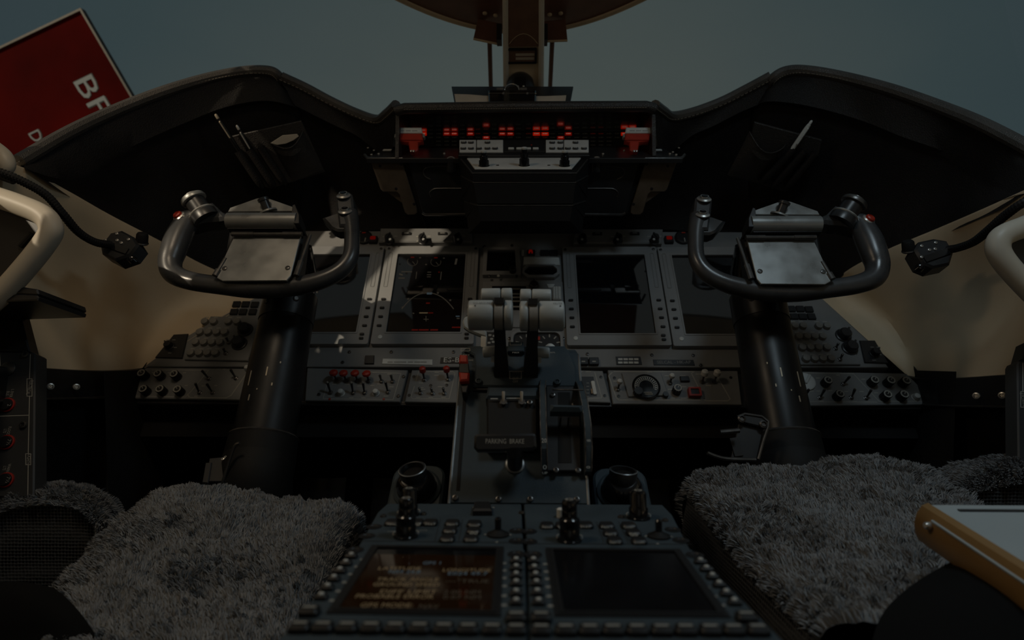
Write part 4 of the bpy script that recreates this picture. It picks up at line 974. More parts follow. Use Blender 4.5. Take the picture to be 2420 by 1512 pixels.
# far left lighting panel
t = swpanel('slanted lighting panel with ringed black knobs left of the left column', ((278, 942), (592, 947), (602, 873), (346, 870)))
for px, py in ((344, 890), (382, 891), (420, 892), (309, 925), (348, 927), (387, 927), (428, 928)): add_ring(t, LP, px, py)
for px, py, r_ in ((494, 895, 45), (472, 928, 10), (503, 928, 30), (558, 894, 30)): add_toggle(t, LP, px, py, 'metal_dark', .024, 28, r_)
add_toggle(t, LP, 592, 893, 'metal_dark', .026, 30, 8, 'label_white')
outline(t, LP, ((291, 937), (440, 940), (455, 925), (478, 897), (495, 877), (362, 876)))
outline(t, LP, ((446, 935), (450, 941), (536, 942), (548, 936), (586, 882)), .0012)
marks(t, LP, ((300, 934), (339, 935), (378, 935), (416, 935), (463, 936), (440, 911), (480, 912), (510, 911), (530, 872), (362, 881), (400, 881), (436, 881)), .007)
# anti-ice / lights panel right of left column
t = swpanel('switch panel with red capped toggles right of the left column', ((722, 948), (945, 951), (964, 876), (727, 871)))
for px, py, c in ((795, 899, 'red'), (818, 900, 'red'), (845, 900, 'red'), (872, 901, 'red')):
    o = add_toggle(t, LP, px, py, 'black', .022, 25, 15, c, .0095, .010)
for px, py in ((902, 902), (928, 902)): add_toggle(t, LP, px, py, 'metal_dark', .018, 20, 10)
for px, py, r_ in ((782, 928, 15), (835, 929, 2), (862, 929, 2), (917, 927, 12)): add_toggle(t, LP, px, py, 'black_satin', .026, 32, r_, 'metal', .0028, .005)
for px, py in ((807, 929), (889, 929)): button(t, LP, px, py, 'label_white', .0068, .012)
outline(t, LP, ((775, 905), (765, 944), (930, 946), (948, 884), (860, 880)))
marks(t, LP, ((780, 936), (820, 908), (830, 940), (859, 940), (868, 876), (885, 880), (920, 884), (850, 912), (880, 911), (897, 907), (925, 914), (912, 936), (790, 908)), .010)
for px in (779, 907): part('indicator', cached('dot3', lambda: G().lathe([(.003, 0), (.0025, .001)], 10), 'red'), None, t, LP.Mp(px, 943, .004))
for px, py in ((942, 936), (954, 890), (754, 932)): part('screw', cached('screw_p', lambda: screw_mesh(.0034), 'metal_dark'), None, t, LP.Mp(px, py, .004))
t = swpanel('small switch panel with two red toggles next to the pedestal', ((957, 951), (1080, 953), (1084, 876), (974, 876)))
for px, py in ((1003, 898), (1059, 897)): add_toggle(t, LP, px, py, 'black', .028, 30, 8, 'red', .0072, .014)
for px, py in ((994, 929), (1022, 930), (1050, 930)): add_toggle(t, LP, px, py, 'metal_dark', .014, 25, 15)
outline(t, LP, ((984, 902), (990, 880), (1070, 880), (1076, 884), (1062, 944), (975, 944), (972, 938), (980, 915)))
marks(t, LP, ((995, 905), (1055, 905), (1032, 880), (1032, 887), (996, 916), (1040, 914), (988, 939), (1018, 939), (1048, 939), (1000, 920)), .010)
for px, py in ((967, 934), (978, 890), (1018, 911), (1056, 910)): hole(t, 'screw_hole', 'black', px, py, .0035, .0008, LP, .004)
t = swpanel('narrow trim indicator panel right of the pedestal', ((1362, 950), (1443, 953), (1424, 878), (1360, 876)))
plate(t, 'window', 'black', ((1372, 940), (1410, 938), (1402, 892), (1370, 892)), .004, .0045, 0, fr=LP)
g = G(); g.prism(rrect(.0085, .034, .003), .0045, .008, .001); part('trim_scale', g, 'white', t, LP.Mp(1403, 919) @ Matrix.Rotation(R(6), 4, 'Z'))
g = G(); g.prism(rrect(.004, .012, .001), .0082, .0086); part('trim_flag', g, 'orange_cover', t, LP.Mp(1398, 928))
marks(t, LP, [(1389, 905 + 8 * k) for k in range(5)], .006, .0015, .005, 'print_dim'); outline(t, LP, ((1405, 882), (1422, 942), (1370, 946))); marks(t, LP, ((1370, 878), (1390, 878)), .012)
for px, py in ((1420, 891), (1429, 935)): hole(t, 'screw_hole', 'black', px, py, .0035, .0008, LP, .004)
# pressurisation panel on the right
t = swpanel('pressurisation panel with half round scale and red framed button', ((1448, 956), (1752, 958), (1742, 878), (1436, 876)))
plate(t, 'dial_plate', 'panel', ((1484, 941), (1578, 938), (1560, 885), (1468, 885)), .004, .009, .001, fr=LP)
Md = LP.Mp(1527, 914, .009)
g = G(); g.lathe([(.031, 0), (.031, .002), (.028, .003), (.027, .0015)], 30); part('dial', g, 'black_gloss', t, Md)
for k in range(19):
    a = R(200 - 12.2 * k); g = G(); g.box(.0185, .0235, -.0008, .0008, .0016, .0022, Matrix.Rotation(a, 4, 'Z')); part('scale_mark', g, 'label_white', t, Md)
g = G(); pts = [(.0165 * math.cos(R(a)), .0165 * math.sin(R(a)), .0021) for a in range(200, -22, -12)]; g.tube(pts, .0006, 4); pts = [(.025 * math.cos(R(a)), .025 * math.sin(R(a)), .0021) for a in range(200, -22, -12)]; g.tube(pts, .0006, 4); part('scale_arc', g, 'label_white', t, Md)
marks(t, LP, ((1531, 927), (1533, 931)), .018, .0022, .0118)
part('knob', cached('prk', lambda: ringknob(.0095, .014), 'black'), None, t, LP.Mp(1507, 929, .009)); part('knob', cached('prk2', lambda: ringknob(.006, .010), 'black'), None, t, LP.Mp(1572, 935, .004))
for px, py, L_, c in ((1460, 921, .022, 'white'), (1583, 906, .020, 'white')): add_toggle(t, LP, px, py, 'metal_dark', L_, 30, -14, c, .0062, .010)
for px, py in ((1659, 903), (1688, 903)): add_toggle(t, LP, px, py, 'metal_dark', .026, 26, -10, 'white', .0078, .014)
plate(t, 'black_key', 'black', ((1607, 905), (1628, 905), (1625, 893), (1605, 893)), .004, .010, .001, fr=LP)
add_ring(t, LP, 1598, 925, -30)
g = G(); g.frame(rrect(.027, .021, .001, 1), rrect(.0185, .0135, .001, 1), 0, .012); part('red_frame', g, 'red', t, LP.Mp(1640, 930, .004)); g = G(); g.prism(rrect(.02, .015, .001, 1), 0, .009); part('framed_button', g, 'black', t, LP.Mp(1640, 930, .004))
outline(t, LP, ((1446, 882), (1438, 890), (1456, 942), (1462, 947), (1655, 947), (1662, 942), (1633, 884), (1640, 880), (1450, 880)), .0011); outline(t, LP, ((1662, 946), (1668, 949), (1720, 949), (1724, 944), (1692, 888)), .0011)
marks(t, LP, ((1535, 879), (1455, 901), (1463, 924), (1577, 888), (1614, 888), (1585, 920), (1616, 914), (1589, 941), (1616, 941), (1634, 914), (1674, 911), (1666, 892), (1650, 884)), .012, .0024)
for px, py in ((1452, 893), (1462, 936), (1727, 892)): hole(t, 'screw_hole', 'black', px, py, .0035, .0008, LP, .004)
# far right panel
t = swpanel('slanted lighting panel with ringed black knobs right of the right column', ((1884, 961), (2214, 957), (2140, 884), (1874, 879)))
for px, py in ((1949, 907), (1977, 939), (2058, 906), (2096, 907), (2132, 908), (2088, 940), (2127, 940)): add_ring(t, LP, px, py, -35)
for px, py, r_ in ((1992, 908, -45), (2011, 940, -8), (2046, 941, -25), (1900, 940, -25), (1937, 940, -25)): add_toggle(t, LP, px, py, 'metal_dark', .022, 28, r_)
o = part('selector_dial', cached('seld', lambda: G().lathe([(.021, 0), (.021, .004), (.018, .006)], 26), 'panel_light'), None, t, LP.Mp(1903, 903, .004)); part('pointer', cached('selp', lambda: G().prism(rrect(.006, .026, .003), .006, .010, .001), 'key_light'), None, o, LP.Mp(1906, 899, .004, R(-35)))
button(t, LP, 2163, 939, 'label_white', .0072, .010)
outline(t, LP, ((1890, 883), (2015, 885), (2075, 950), (2192, 950))); outline(t, LP, ((1895, 951), (2070, 952)))
marks(t, LP, ((1918, 924), (1934, 924), (1963, 923), (2000, 925), (2036, 925), (1900, 948), (1942, 948), (2021, 949), (2088, 949), (2128, 949), (2040, 896), (1980, 886), (2070, 928), (1933, 893)), .009)
# ---------------------------------------------------------------- audio panels either side
def audio(lab, face, ann, btn, bigk, togs, annlit, small, smallk, s):
    t = thing('audio_panel', lab, 'audio panel', MP.hit(face[0][0], face[0][1]), 'audio panels')
    plate(t, 'faceplate', 'panel', face, 0, .006, .0015)
    fr = Fr(MP.pt(0, 0, .002), MP.u, MP.v)
    for k, (px, py) in enumerate(ann):
        o = part('annunciator_key', cached('ank', lambda: G().prism(rrect(.0185, .0165, .0012), 0, .005, .001), 'black'), None, t, MP.Mp(px, py, .0005))
        part('key_legend', cached(('anl', k == annlit), lambda: G().box(-.0045, .0045, -.0016, .0016, .005, .0053), 'scr_amber' if k == annlit else 'print_dim'), None, o, MP.Mp(px, py))
    for px, py in btn:
        o = part('audio_button', cached('aub', lambda: G().lathe([(.0088, 0), (.0088, .006), (.0078, .009), (.0035, .010)], 14), 'throttle_band'), None, t, MP.Mp(px, py, .006)); 
        part('printed_mark', cached('aum', lambda: G().box(-.005, .005, -.0011, .0011, 0, .0002), 'print'), None, t, MP.Mp(px + 3 * -s, py - 12, .0062))
    for px, py in bigk:
        o = part('knob', cached('auk', lambda: rknob(.0145, .018), 'black_satin'), None, t, MP.Mp(px, py, .006, R(40 * -s))); part('knob_ring', cached('aur', lambda: G().lathe([(.0185, 0), (.018, .002)], 22), 'black'), None, o, MP.Mp(px, py, .006))
    for px, py in togs: add_toggle(t, fr, px, py, 'metal_dark', .014, 25, 20 * -s)
    t2 = thing('rotary_panel', ('left' if s < 0 else 'right') + ' small black rotary selector panel beside the audio panel', 'switch panel', MP.hit(*small[0]))
    plate(t2, 'faceplate', 'black_satin', small, 0, .004, .001)
    part('knob', cached('smk', lambda: rknob(.010, .014), 'black'), None, t2, MP.Mp(*smallk, .004, R(50 * -s)))
    marks(t2, MP, ((smallk[0] - 5, smallk[1] - 15), (smallk[0] + 10, smallk[1] - 15), (smallk[0] + 13, smallk[1] + 3), (smallk[0], smallk[1] + 16)), .008, .0016, .0042, 'print_dim')
audio('left audio panel with rows of small round push buttons beside the left column', ((438, 852), (588, 855), (622, 752), (500, 750)), ((560, 720), (581, 720), (603, 721), (554, 738), (575, 738), (598, 738)),
      ((486, 762), (507, 762), (541, 762), (562, 762), (474, 787), (494, 787), (514, 787), (533, 787), (464, 811), (484, 811), (503, 811), (522, 811), (453, 836), (473, 836), (492, 836), (511, 836)), ((580, 780), (566, 812)), ((541, 810), (534, 835)), -1,
      ((368, 846), (432, 848), (446, 790), (412, 792)), (401, 818), -1)
audio('right audio panel with rows of small round push buttons beside the right column', ((1882, 864), (2032, 864), (1990, 762), (1862, 758)), ((1869, 731), (1890, 731), (1911, 732), (1876, 749), (1896, 749), (1917, 749)),
      ((1877, 772), (1896, 772), (1933, 772), (1952, 772), (1886, 797), (1905, 797), (1923, 797), (1942, 797), (1894, 823), (1913, 823), (1932, 823), (1952, 823), (1903, 849), (1923, 849), (1942, 849), (1962, 849)), ((1993, 793), (2008, 823)), ((1974, 824), (1984, 850)), 5,
      ((2042, 858), (2098, 860), (2066, 806), (2030, 806)), (2066, 835), 1)
# ================================================================ control wheels on their columns
def yoke(s):
    X = (lambda x: x) if s < 0 else mir
    dy = 0 if s < 0 else 8
    side = 'left' if s < 0 else 'right'
    o = D(X(615), 600 + dy, 1.10); al = R(25)
    YF = Fr(o, (1, 0, 0), (0, math.sin(al), math.cos(al)))
    t = thing('control_yoke', side + ' black control wheel with chart clip plate on a black column', 'control wheel', Vector((o.x, 1.07, 0)), 'control wheels')
    def yp(x, y, w=0.0): return YF.hit(X(x), y + dy, w)
    k = 1.10 / FPX
    # rim: one continuous swept grip
    pts = [(560, 528, 8, -.02), (520, 512, 13, -.008), (478, 508, 19, .002), (446, 520, 25, .004), (424, 556, 30, .004), (410, 592, 29, .004), (402, 622, 26, .002), (412, 648, 24, .0), (452, 664, 22, -.002), (520, 674, 22, -.004), (610, 682, 24, -.006),
           (700, 676, 23, -.004), (764, 660, 21, 0), (806, 637, 20, .002), (828, 606, 19, .003), (832, 566, 18.5, .003), (830, 530, 20, .003), (824, 506, 23, .002)]
    path = spline([yp(a, b, w) for a, b, r_, w in pts], 5); rad = [v.x * k for v in spline([Vector((r_, 0, 0)) for a, b, r_, w in pts], 5)]
    g = G(); g.tube(path, rad, 20); part('wheel_rim', g.mesh('wheel_rim', 60), 'yoke', t)
    # inner horn head: squared block with two trim switches, thumb rest towards the hub
    g = G(); P = ccw([YF.uv(X(a), b + dy) for a, b in ((798, 476), (802, 467), (814, 463), (828, 464), (836, 470), (838, 482), (841, 510), (842, 545), (806, 545), (800, 500))]); g.prism(P, -.030, .016, .004, YF.M()); part('horn_head', g, 'yoke', t)
    g = G(); P = ccw([YF.uv(X(a), b + dy) for a, b in ((764, 521), (776, 517), (796, 510), (824, 508), (824, 552), (800, 552), (786, 546), (776, 534))]); g.prism(P, -.016, .010, .004, YF.M()); part('thumb_rest', g, 'yoke', t)
    for px, py in ((817, 476), (821, 512)):
        M_ = YF.M(*YF.uv(X(px), py + dy), .016) @ Matrix.Rotation(R(-28), 4, 'X')
        o_ = part('trim_switch', cached('trs', lambda: G().lathe([(.0140, 0), (.0140, .001), (.0115, .0028), (.0110, .0034), (.0085, .0042), (.0080, .0056), (.0088, .0060), (.0082, .0074), (.0050, .0064), (.002, .0064)], 22), 'plate'), None, t, M_)
        part('switch_rim', cached('trr', lambda: G().lathe([(.0138, .0008), (.0136, .0016), (.0112, .0032)], 22, cap=False), 'metal'), None, o_, M_)
        part('switch_tip', cached('trt', lambda: G().lathe([(.0062, .0060), (.0058, .0082), (.003, .0076)], 16), 'black_gloss'), None, o_, M_)
    # outer horn: arm, big knurled trim knob and red button
    g = G(); P = ccw([YF.uv(X(a), b + dy) for a, b in ((440, 505), (462, 495), (505, 484), (538, 516), (545, 524), (520, 528), (490, 530), (470, 535), (450, 540), (430, 530))]); g.prism(P, -.020, .012, .006, YF.M()); part('horn_arm', g, 'yoke', t)
    b0, b1 = yp(480, 504, .012), yp(452, 463, .028)
    ax = (b1 - b0).normalized(); L_ = (b1 - b0).length
    Mk = aim(b0, ax)
    part('trim_knob', G().lathe([(.025, -.014), (.0245, 0), (.0225, .003), (.0195, .004), (.0190, L_ * .70), (.0200, L_ * .72)], 28, Mk), 'black_satin', t)
    part('knob_collar', G().lathe([(.0232, .001), (.0245, .003), (.0232, .0055), (.020, .006)], 28, Mk), 'metal', t)
    part('knob_top', G().lathe([(.0200, L_ * .70), (.0238, L_ * .73), (.0242, L_ * .82), (.0225, L_ * .93), (.0140, L_ * .97), (.0135, L_ * 1.06), (.0105, L_ * 1.09), (.004, L_ * 1.07)], 28, Mk), 'plate' if s < 0 else 'metal_dark', t)
    M_ = aim(yp(424, 512, .020), (s * .35, -.75, .55))
    part('button_collar', G().lathe([(.0125, -.006), (.0125, .002), (.010, .004), (.009, .003)], 18, M_), 'metal', t)
    part('red_button', G().lathe([(.0085, 0), (.0085, .007), (.0065, .009), (.0062, .0075), (.002, .0072)], 16, M_), 'red', t, label='small red push button')
    # hub and chart clip plate
    g = G(); g.tube([yp(620, 620, -.14), yp(620, 620, -.05), yp(620, 600, -.025)], [.052, .050, .046], 24); part('hub', g, 'black_gloss', t)
    g = G(); P = ccw([YF.uv(X(a), b + dy) for a, b in ((545, 545), (720, 545), (704, 664), (525, 664))]); g.prism(P, -.03, .008, .006, YF.M()); part('hub_cover', g, 'black', t)
    CF = Fr(yp(610, 600, .020), (1, 0, 0), YF.v)
    P = ccw([CF.uv(X(a), b + dy) for a, b in ((556, 556), (712, 556), (688, 652), (678, 664), (527, 665), (514, 658), (513, 648))]); g = G(); g.prism(P, -.002, .002, .0008, CF.M()); part('clip_plate', g, 'plate' , t, label='flat grey chart plate')
    for px, py in ((531, 634), (680, 633)):
        o_ = part('plate_screw', cached('psc', lambda: G().lathe([(.0046, 0), (.0046, .001), (.0032, .0018)], 14), 'metal_dark'), None, t, CF.Mp(X(px), py + dy, .002)); part('slot', cached('psl2', lambda: G().box(-.0036, .0036, -.0007, .0007, .0016, .002), 'print_dark'), None, o_, CF.Mp(X(px), py + dy, .002, R(30)))
    HF = Fr(yp(625, 545, .024), (1, 0, 0), YF.v)
    g = G(); g.tube([HF.hit(X(548), 553 + dy, .004), HF.hit(X(714), 553 + dy, .004)], .0036, 10); part('hinge_pin', g, 'metal_dark', t)
    for a, b in ((548, 600), (668, 714)):
        g = G(); g.tube([HF.hit(X(a), 553 + dy, .004), HF.hit(X(b), 553 + dy, .004)], .0046, 10); part('hinge_knuckle', g, 'metal_dark', t)
    # clip jaw: triangular back plate, rounded bar, spring knob
    P = ccw([HF.uv(X(a), b + dy) for a, b in ((545, 509), (702, 508), (700, 499), (640, 478), (628, 475), (612, 478), (550, 500))]); g = G(); g.prism(P, -.008, .0, .001, HF.M(0, 0, .012)); part('clip_jaw', g, 'plate', t)
    g = G(); g.tube([HF.hit(X(540), 523 + dy, .010), HF.hit(X(704), 523 + dy, .010)], .0165, 18); part('jaw_bar', g, 'plate', t)
    P = ccw([HF.uv(X(a), b + dy) for a, b in ((700, 502), (706, 500), (716, 525), (716, 545), (704, 545), (698, 530))]); g = G(); g.prism(P, -.016, .022, .0008, HF.M()); part('jaw_cheek', g, 'black_satin', t)
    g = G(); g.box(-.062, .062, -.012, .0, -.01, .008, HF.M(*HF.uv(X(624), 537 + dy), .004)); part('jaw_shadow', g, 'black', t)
    a, b = HF.hit(X(634), 500 + dy, .012), HF.hit(X(621), 468 + dy, .026); Mk = aim(a, b - a); L_ = (b - a).length
    part('spring_knob', G().lathe([(.0085, 0), (.0085, L_ * .75), (.0105, L_ * .78), (.0108, L_ * .95), (.009, L_)], 18, Mk), 'black_satin', t)
    part('knob_washer', G().lathe([(.017, -.001), (.0165, .002), (.012, .003), (.010, .001)], 20, Mk), 'plate', t)
    for A_, B_ in (((733, 555), (700, 652)), ((533, 610), (508, 652))):
        g = G(); p, q = CF.hit(X(A_[0]), A_[1] + dy, .002), CF.hit(X(B_[0]), B_[1] + dy, .002); g.tube([p, p.lerp(q, .65), p.lerp(q, .66), q], [.0032, .0032, .0055, .0055], 10); part('guide_rod', g, 'metal_dark', t)
    # column: leans forward towards the wheel, rubber boot runs down to the floor
    c0, cm = D(X(688), 702, 1.215), D(X(602), 1150, 1.055)
    dirn = (cm - c0).normalized(); Mz = aim(c0, -dirn, (0, 1, 0)); Lm = (cm - c0).length; Lc = Lm
    g = G(); g.lathe([(.0555, -Lm * .80), (.052, -.06), (.052, -.012), (.050, -.004), (.044, 0)], 28, Mz); col = part('column_tube', g, 'column', t)
    g = G(); g.lathe([(.0535, -.062), (.0535, -.0), (.051, .002)], 28, Mz); part('column_collar', g, 'black_satin', t)
    b0 = c0 + dirn * Lm * .775; b1 = c0 + dirn * Lm * 1.02; b2 = Vector((b1.x, 1.06, .25)); b3 = Vector((b1.x, 1.07, 0.0))
    g = G(); g.tube(spline([b0, b0.lerp(b1, .5), b1, b2, b3], 5), [.0605 + .008 * k / 20 for k in range(21)], 28); part('boot', g, 'rubber', t)
    g = G(); g.lathe([(.0605, -.003), (.0622, 0), (.0605, .003)], 28, aim(b0, -dirn, (0, 1, 0)), cap=False); part('boot_ring', g, 'metal_dark', t)
    g = G(); g.tube([c0 + Vector((0, 0, .0)), c0 + Vector((0, .0, .05)), c0 + Vector((0, -.02, .10))], [.047, .050, .046], 20); part('column_head', g, 'black_gloss', t)
    # bolts and scuffed paint on the column
    for an, h in ((s * -35 - 90, -.03), (s * 30 - 90, -.035)):
        a = R(an); M_ = Mz @ Matrix.Translation((.053 * math.cos(a), .053 * math.sin(a), h)) @ Matrix.Rotation(a, 4, 'Z') @ Matrix.Rotation(R(90), 4, 'Y')
        part('bolt', cached('bolt', lambda: G().lathe([(.0062, 0), (.0062, .002), (.004, .0035)], 12), 'metal_dark'), None, t, M_)
    for an, h, l in ((-60, -.20, .03), (-118, -.17, .004), (-96, -.19, .018), (-70, -.24, .012), (-110, -.215, .006), (-84, -.225, .003)):
        a = R(an if s > 0 else -180 - an); M_ = Mz @ Matrix.Translation(((.052 - .0035 * (h + .06) / (Lm * .8 - .06)) * math.cos(a), (.052 - .0035 * (h + .06) / (Lm * .8 - .06)) * math.sin(a), h)) @ Matrix.Rotation(a, 4, 'Z')
        g = G(); g.prism(rrect(.0024, l, .001, 2), -.0004, .0004, 0, Matrix.Rotation(R(90), 4, 'Z') @ Matrix.Rotation(R(90), 4, 'X')); part('paint_chip', g, 'scuff', t, M_)
    return t, c0, dirn, Lc
YL = yoke(-1); YR = yoke(1)
# hinged brackets at the foot of each column
def foot(s):
    t = thing('pedal_bracket', ('left' if s < 0 else 'right') + ' folded metal pedal bracket at the foot of the column', 'bracket', D(520 if s < 0 else 1760, 1100, .99))
    if s < 0:
        P1 = [(520, 1160), (535, 1110), (548, 1070), (556, 1052), (566, 1047)]; pl = ((488, 1140), (540, 1140), (541, 1081), (497, 1085)); d = .995
        g = G(); g.tube(spline([D(a, b, d) for a, b in P1], 4), .0028, 8); part('bent_rod', g, 'metal_dark', t)
        f = fr_pts(D(515, 1145, d), D(515, 1080, d + .03)); plate(t, 'pad', 'black_satin', pl, -.008, .004, .001, fr=f)
        plate(t, 'pad', 'black_satin', ((482, 1145), (496, 1146), (504, 1097), (490, 1098)), .004, .008, .001, fr=f)
        for px, py in ((527, 1085), (533, 1081)):
            part('screw', cached('screw_s', lambda: screw_mesh(.0026), 'metal'), None, t, f.Mp(px, py, .004))
    else:
        d = .985; f = fr_pts(D(1760, 1090, d), D(1760, 980, d + .03))
        g = G(); g.tube([f.hit(a, b, .004) for a, b in ((1743, 985), (1760, 978), (1800, 984), (1816, 996), (1814, 1012), (1803, 1045), (1792, 1085))], .0026, 8); part('bent_rod', g, 'metal_dark', t)
        plate(t, 'link_arm', 'black_satin', ((1743, 988), (1752, 978), (1806, 990), (1815, 1002), (1806, 1012), (1748, 998)), -.006, .004, .0015, fr=f)
        plate(t, 'side_web', 'black', ((1748, 1000), (1806, 1012), (1790, 1085), (1730, 1080)), -.01, -.004, .001, fr=f)
        for px, py in ((1752, 990), (1803, 1003)):
            part('pivot_bolt', cached('pvb', lambda: G().lathe([(.0068, 0), (.0068, .003), (.004, .0045), (.0036, .002)], 14), 'metal_dark'), None, t, f.Mp(px, py, .004))
        g = G(); g.tube([D(1702, 1021, d), D(1747, 1017, d)], .0042, 8); part('cross_rod', g, 'metal_dark', t)
        g = G(); g.tube(spline([D(a, b, d) for a, b in ((1672, 1070), (1692, 1078), (1720, 1084), (1786, 1086))], 4), .0032, 8); part('lower_rod', g, 'metal_dark', t)
        plate(t, 'strap', 'black_satin', ((1725, 1035), (1746, 1032), (1758, 1075), (1738, 1078)), -.004, -.001, 0, fr=f)
foot(-1); foot(1)
# rudder pedals deep in the foot wells
for s in (-1, 1):
    for k, x in enumerate((-.08, .10)):
        xx = s * (.40 + x * (-s)); t = thing('rudder_pedal', ('left' if s < 0 else 'right') + ' foot well ' + ('outer' if (k == 0) else 'inner') + ' black rudder pedal', 'pedal', (xx, 1.45, .20), 'rudder pedals')
        g = G(); rows = [[(xx + u * .055, 1.46 + .03 * v - .012 * math.cos(u * 1.5), .30 + .13 * v) for u in np.linspace(-1, 1, 7)] for v in np.linspace(0, 1, 4)]; g.loft(rows); g.loft([[(a, b + .01, c) for a, b, c in r] for r in rows]); part('pedal_pad', g, 'black_satin', t)
        g = G(); g.tube([(xx, 1.50, .36), (xx, 1.62, .18), (xx, 1.64, 0.0)], .014, 10); part('pedal_arm', g, 'black', t)
        g = G(); g.tube([(xx - .06, 1.455, .30), (xx + .06, 1.455, .30)], .006, 8); part('pedal_bar', g, 'metal_dark', t)
# ================================================================ pedestal
CP = Fr(D(1245, 1400, .44), (1, 0, 0), ray(1245, 806))
qb = CP.hit(1225, 1196); QP = fr_pts(qb, D(1228, 835, qb.y * 1.2))
ped = thing('pedestal', 'dark grey centre pedestal body between the seats', 'pedestal', (0, .6, 0))
xl, xr = CP.hit(766, 1400).x, CP.hit(1727, 1400).x
fy = CP.hit(1245, 1196)
g = G(); n0 = CP.pt(0, -.22); g.add([(xl, n0.y, 0), (xr, n0.y, 0), (xr, fy.y, 0), (xl, fy.y, 0), (xl, n0.y, n0.z - .012), (xr, n0.y, n0.z - .012), (xr, fy.y, fy.z - .012), (xl, fy.y, fy.z - .012)], [(3, 2, 1, 0), (4, 5, 6, 7), (0, 1, 5, 4), (1, 2, 6, 5), (2, 3, 7, 6), (3, 0, 4, 7)]); part('lower_body', g, 'black', ped)
wq = QP.uv(1060, 1190)[0], QP.uv(1392, 1190)[0]
qt = QP.hit(1228, 832); top_v = QP.uv(1228, 832)[1]
x0, x1 = QP.pt(wq[0], 0).x, QP.pt(wq[1], 0).x
prof = [(qb.y + .004, 0), (qb.y + .004, qb.z - .006), (qt.y, qt.z), (qt.y + .035, qt.z + .004), (qt.y + .10, qt.z - .05), (1.38, .45), (1.38, 0)]
g = G(); n = len(prof); V = [(x0, y, z) for y, z in prof] + [(x1, y, z) for y, z in prof]
g.add(V, [tuple(range(n))[::-1], tuple(range(n, 2 * n))] + [(i, (i + 1) % n, n + (i + 1) % n, n + i) for i in range(n)]); part('quadrant_body', g, 'pedestal', ped)
# ---------------------------------------------------------------- throttle quadrant
q = thing('throttle_quadrant', 'grey throttle quadrant face sloping up from the pedestal', 'throttle quadrant', qb)
plate(q, 'face', 'pedestal', ((1064, 1192), (1388, 1195), (1366, 838), (1092, 836)), 0, .004, .001, fr=QP)
for s, a, b in ((-1, (1061, 1190), (1091, 838)), (1, (1391, 1194), (1368, 838))):
    g = G(); g.tube([QP.hit(*a, .003), QP.hit(*b, .003)], .0017, 6); part('edge_bead', g, 'pedestal_edge', q)
plate(q, 'cover_plate', 'pedestal', ((1119, 924), (1363, 926), (1360, 880), (1345, 842), (1332, 828), (1108, 828), (1098, 838), (1121, 850), (1124, 880)), .004, .011, .002, fr=QP)
plate(q, 'cover_lip', 'black', ((1119, 930), (1290, 931), (1290, 925), (1119, 925)), .004, .008, .001, fr=QP)
plate(q, 'lever_slot', 'void', ((1087, 1163), (1079, 1163), (1098, 905), (1106, 905)), .0041, .0046, 0, fr=QP)
for px in (1183, 1252): plate(q, 'lever_slot', 'void', ((px - 15, 900), (px + 17, 900), (px + 14, 832), (px - 12, 832)), .011, .0114, 0, fr=QP)
for px, py in ((1131, 902), (1317, 904)):
    part('washer_screw', cached('wscrew', lambda: screw_mesh(.0042), 'pedestal'), None, q, QP.Mp(px, py, .011))
for px, py in ((1076, 1177), (1178, 1180), (1253, 1180), (1363, 1181)):
    part('screw', cached('screw_q', lambda: screw_mesh(.0030), 'metal_dark'), None, q, QP.Mp(px, py, .004))
def label(par, fr, s, px, py, w, h, m_='print', z=.0115, rot=0):
    return lettering(s, h, m_, par, fr.Mp(px, py, z, rot), width=w)
label(q, QP, 'CUT\nOFF', 1218, 898, .0078, .0034, z=.0116)
def qline(pts, z=.0114, w_=.0004, m_='print'): outline(q, QP, pts, w_, z, m_)
qline(((1205, 890), (1205, 907), (1232, 907), (1232, 890), (1205, 890))); qline(((1199, 889.5), (1240, 889.5)))
plate(q, 'centre_block', 'pedestal', ((1200, 850), (1239, 850), (1237, 827), (1202, 827)), .011, .018, .001, fr=QP)
label(q, QP, 'IDLE', 1219, 879, .0095, .0026, 'print_dim')
label(q, QP, 'MAX', 1219, 833, .009, .0022, 'print', .0186); qline(((1206, 830), (1206, 836), (1232, 836), (1232, 830)), .0186, .0003); 
label(q, QP, 'EXT', 1102, 839, .009, .0022, 'print', .0115); qline(((1091, 836), (1091, 842), (1112, 842), (1112, 836), (1091, 836)), .0115, .0003)
label(q, QP, 'APR', 1306, 833, .007, .0022, 'print', .0115)
label(q, QP, 'BRAKE', 1109, 851, .010, .0022, 'print', .0115)
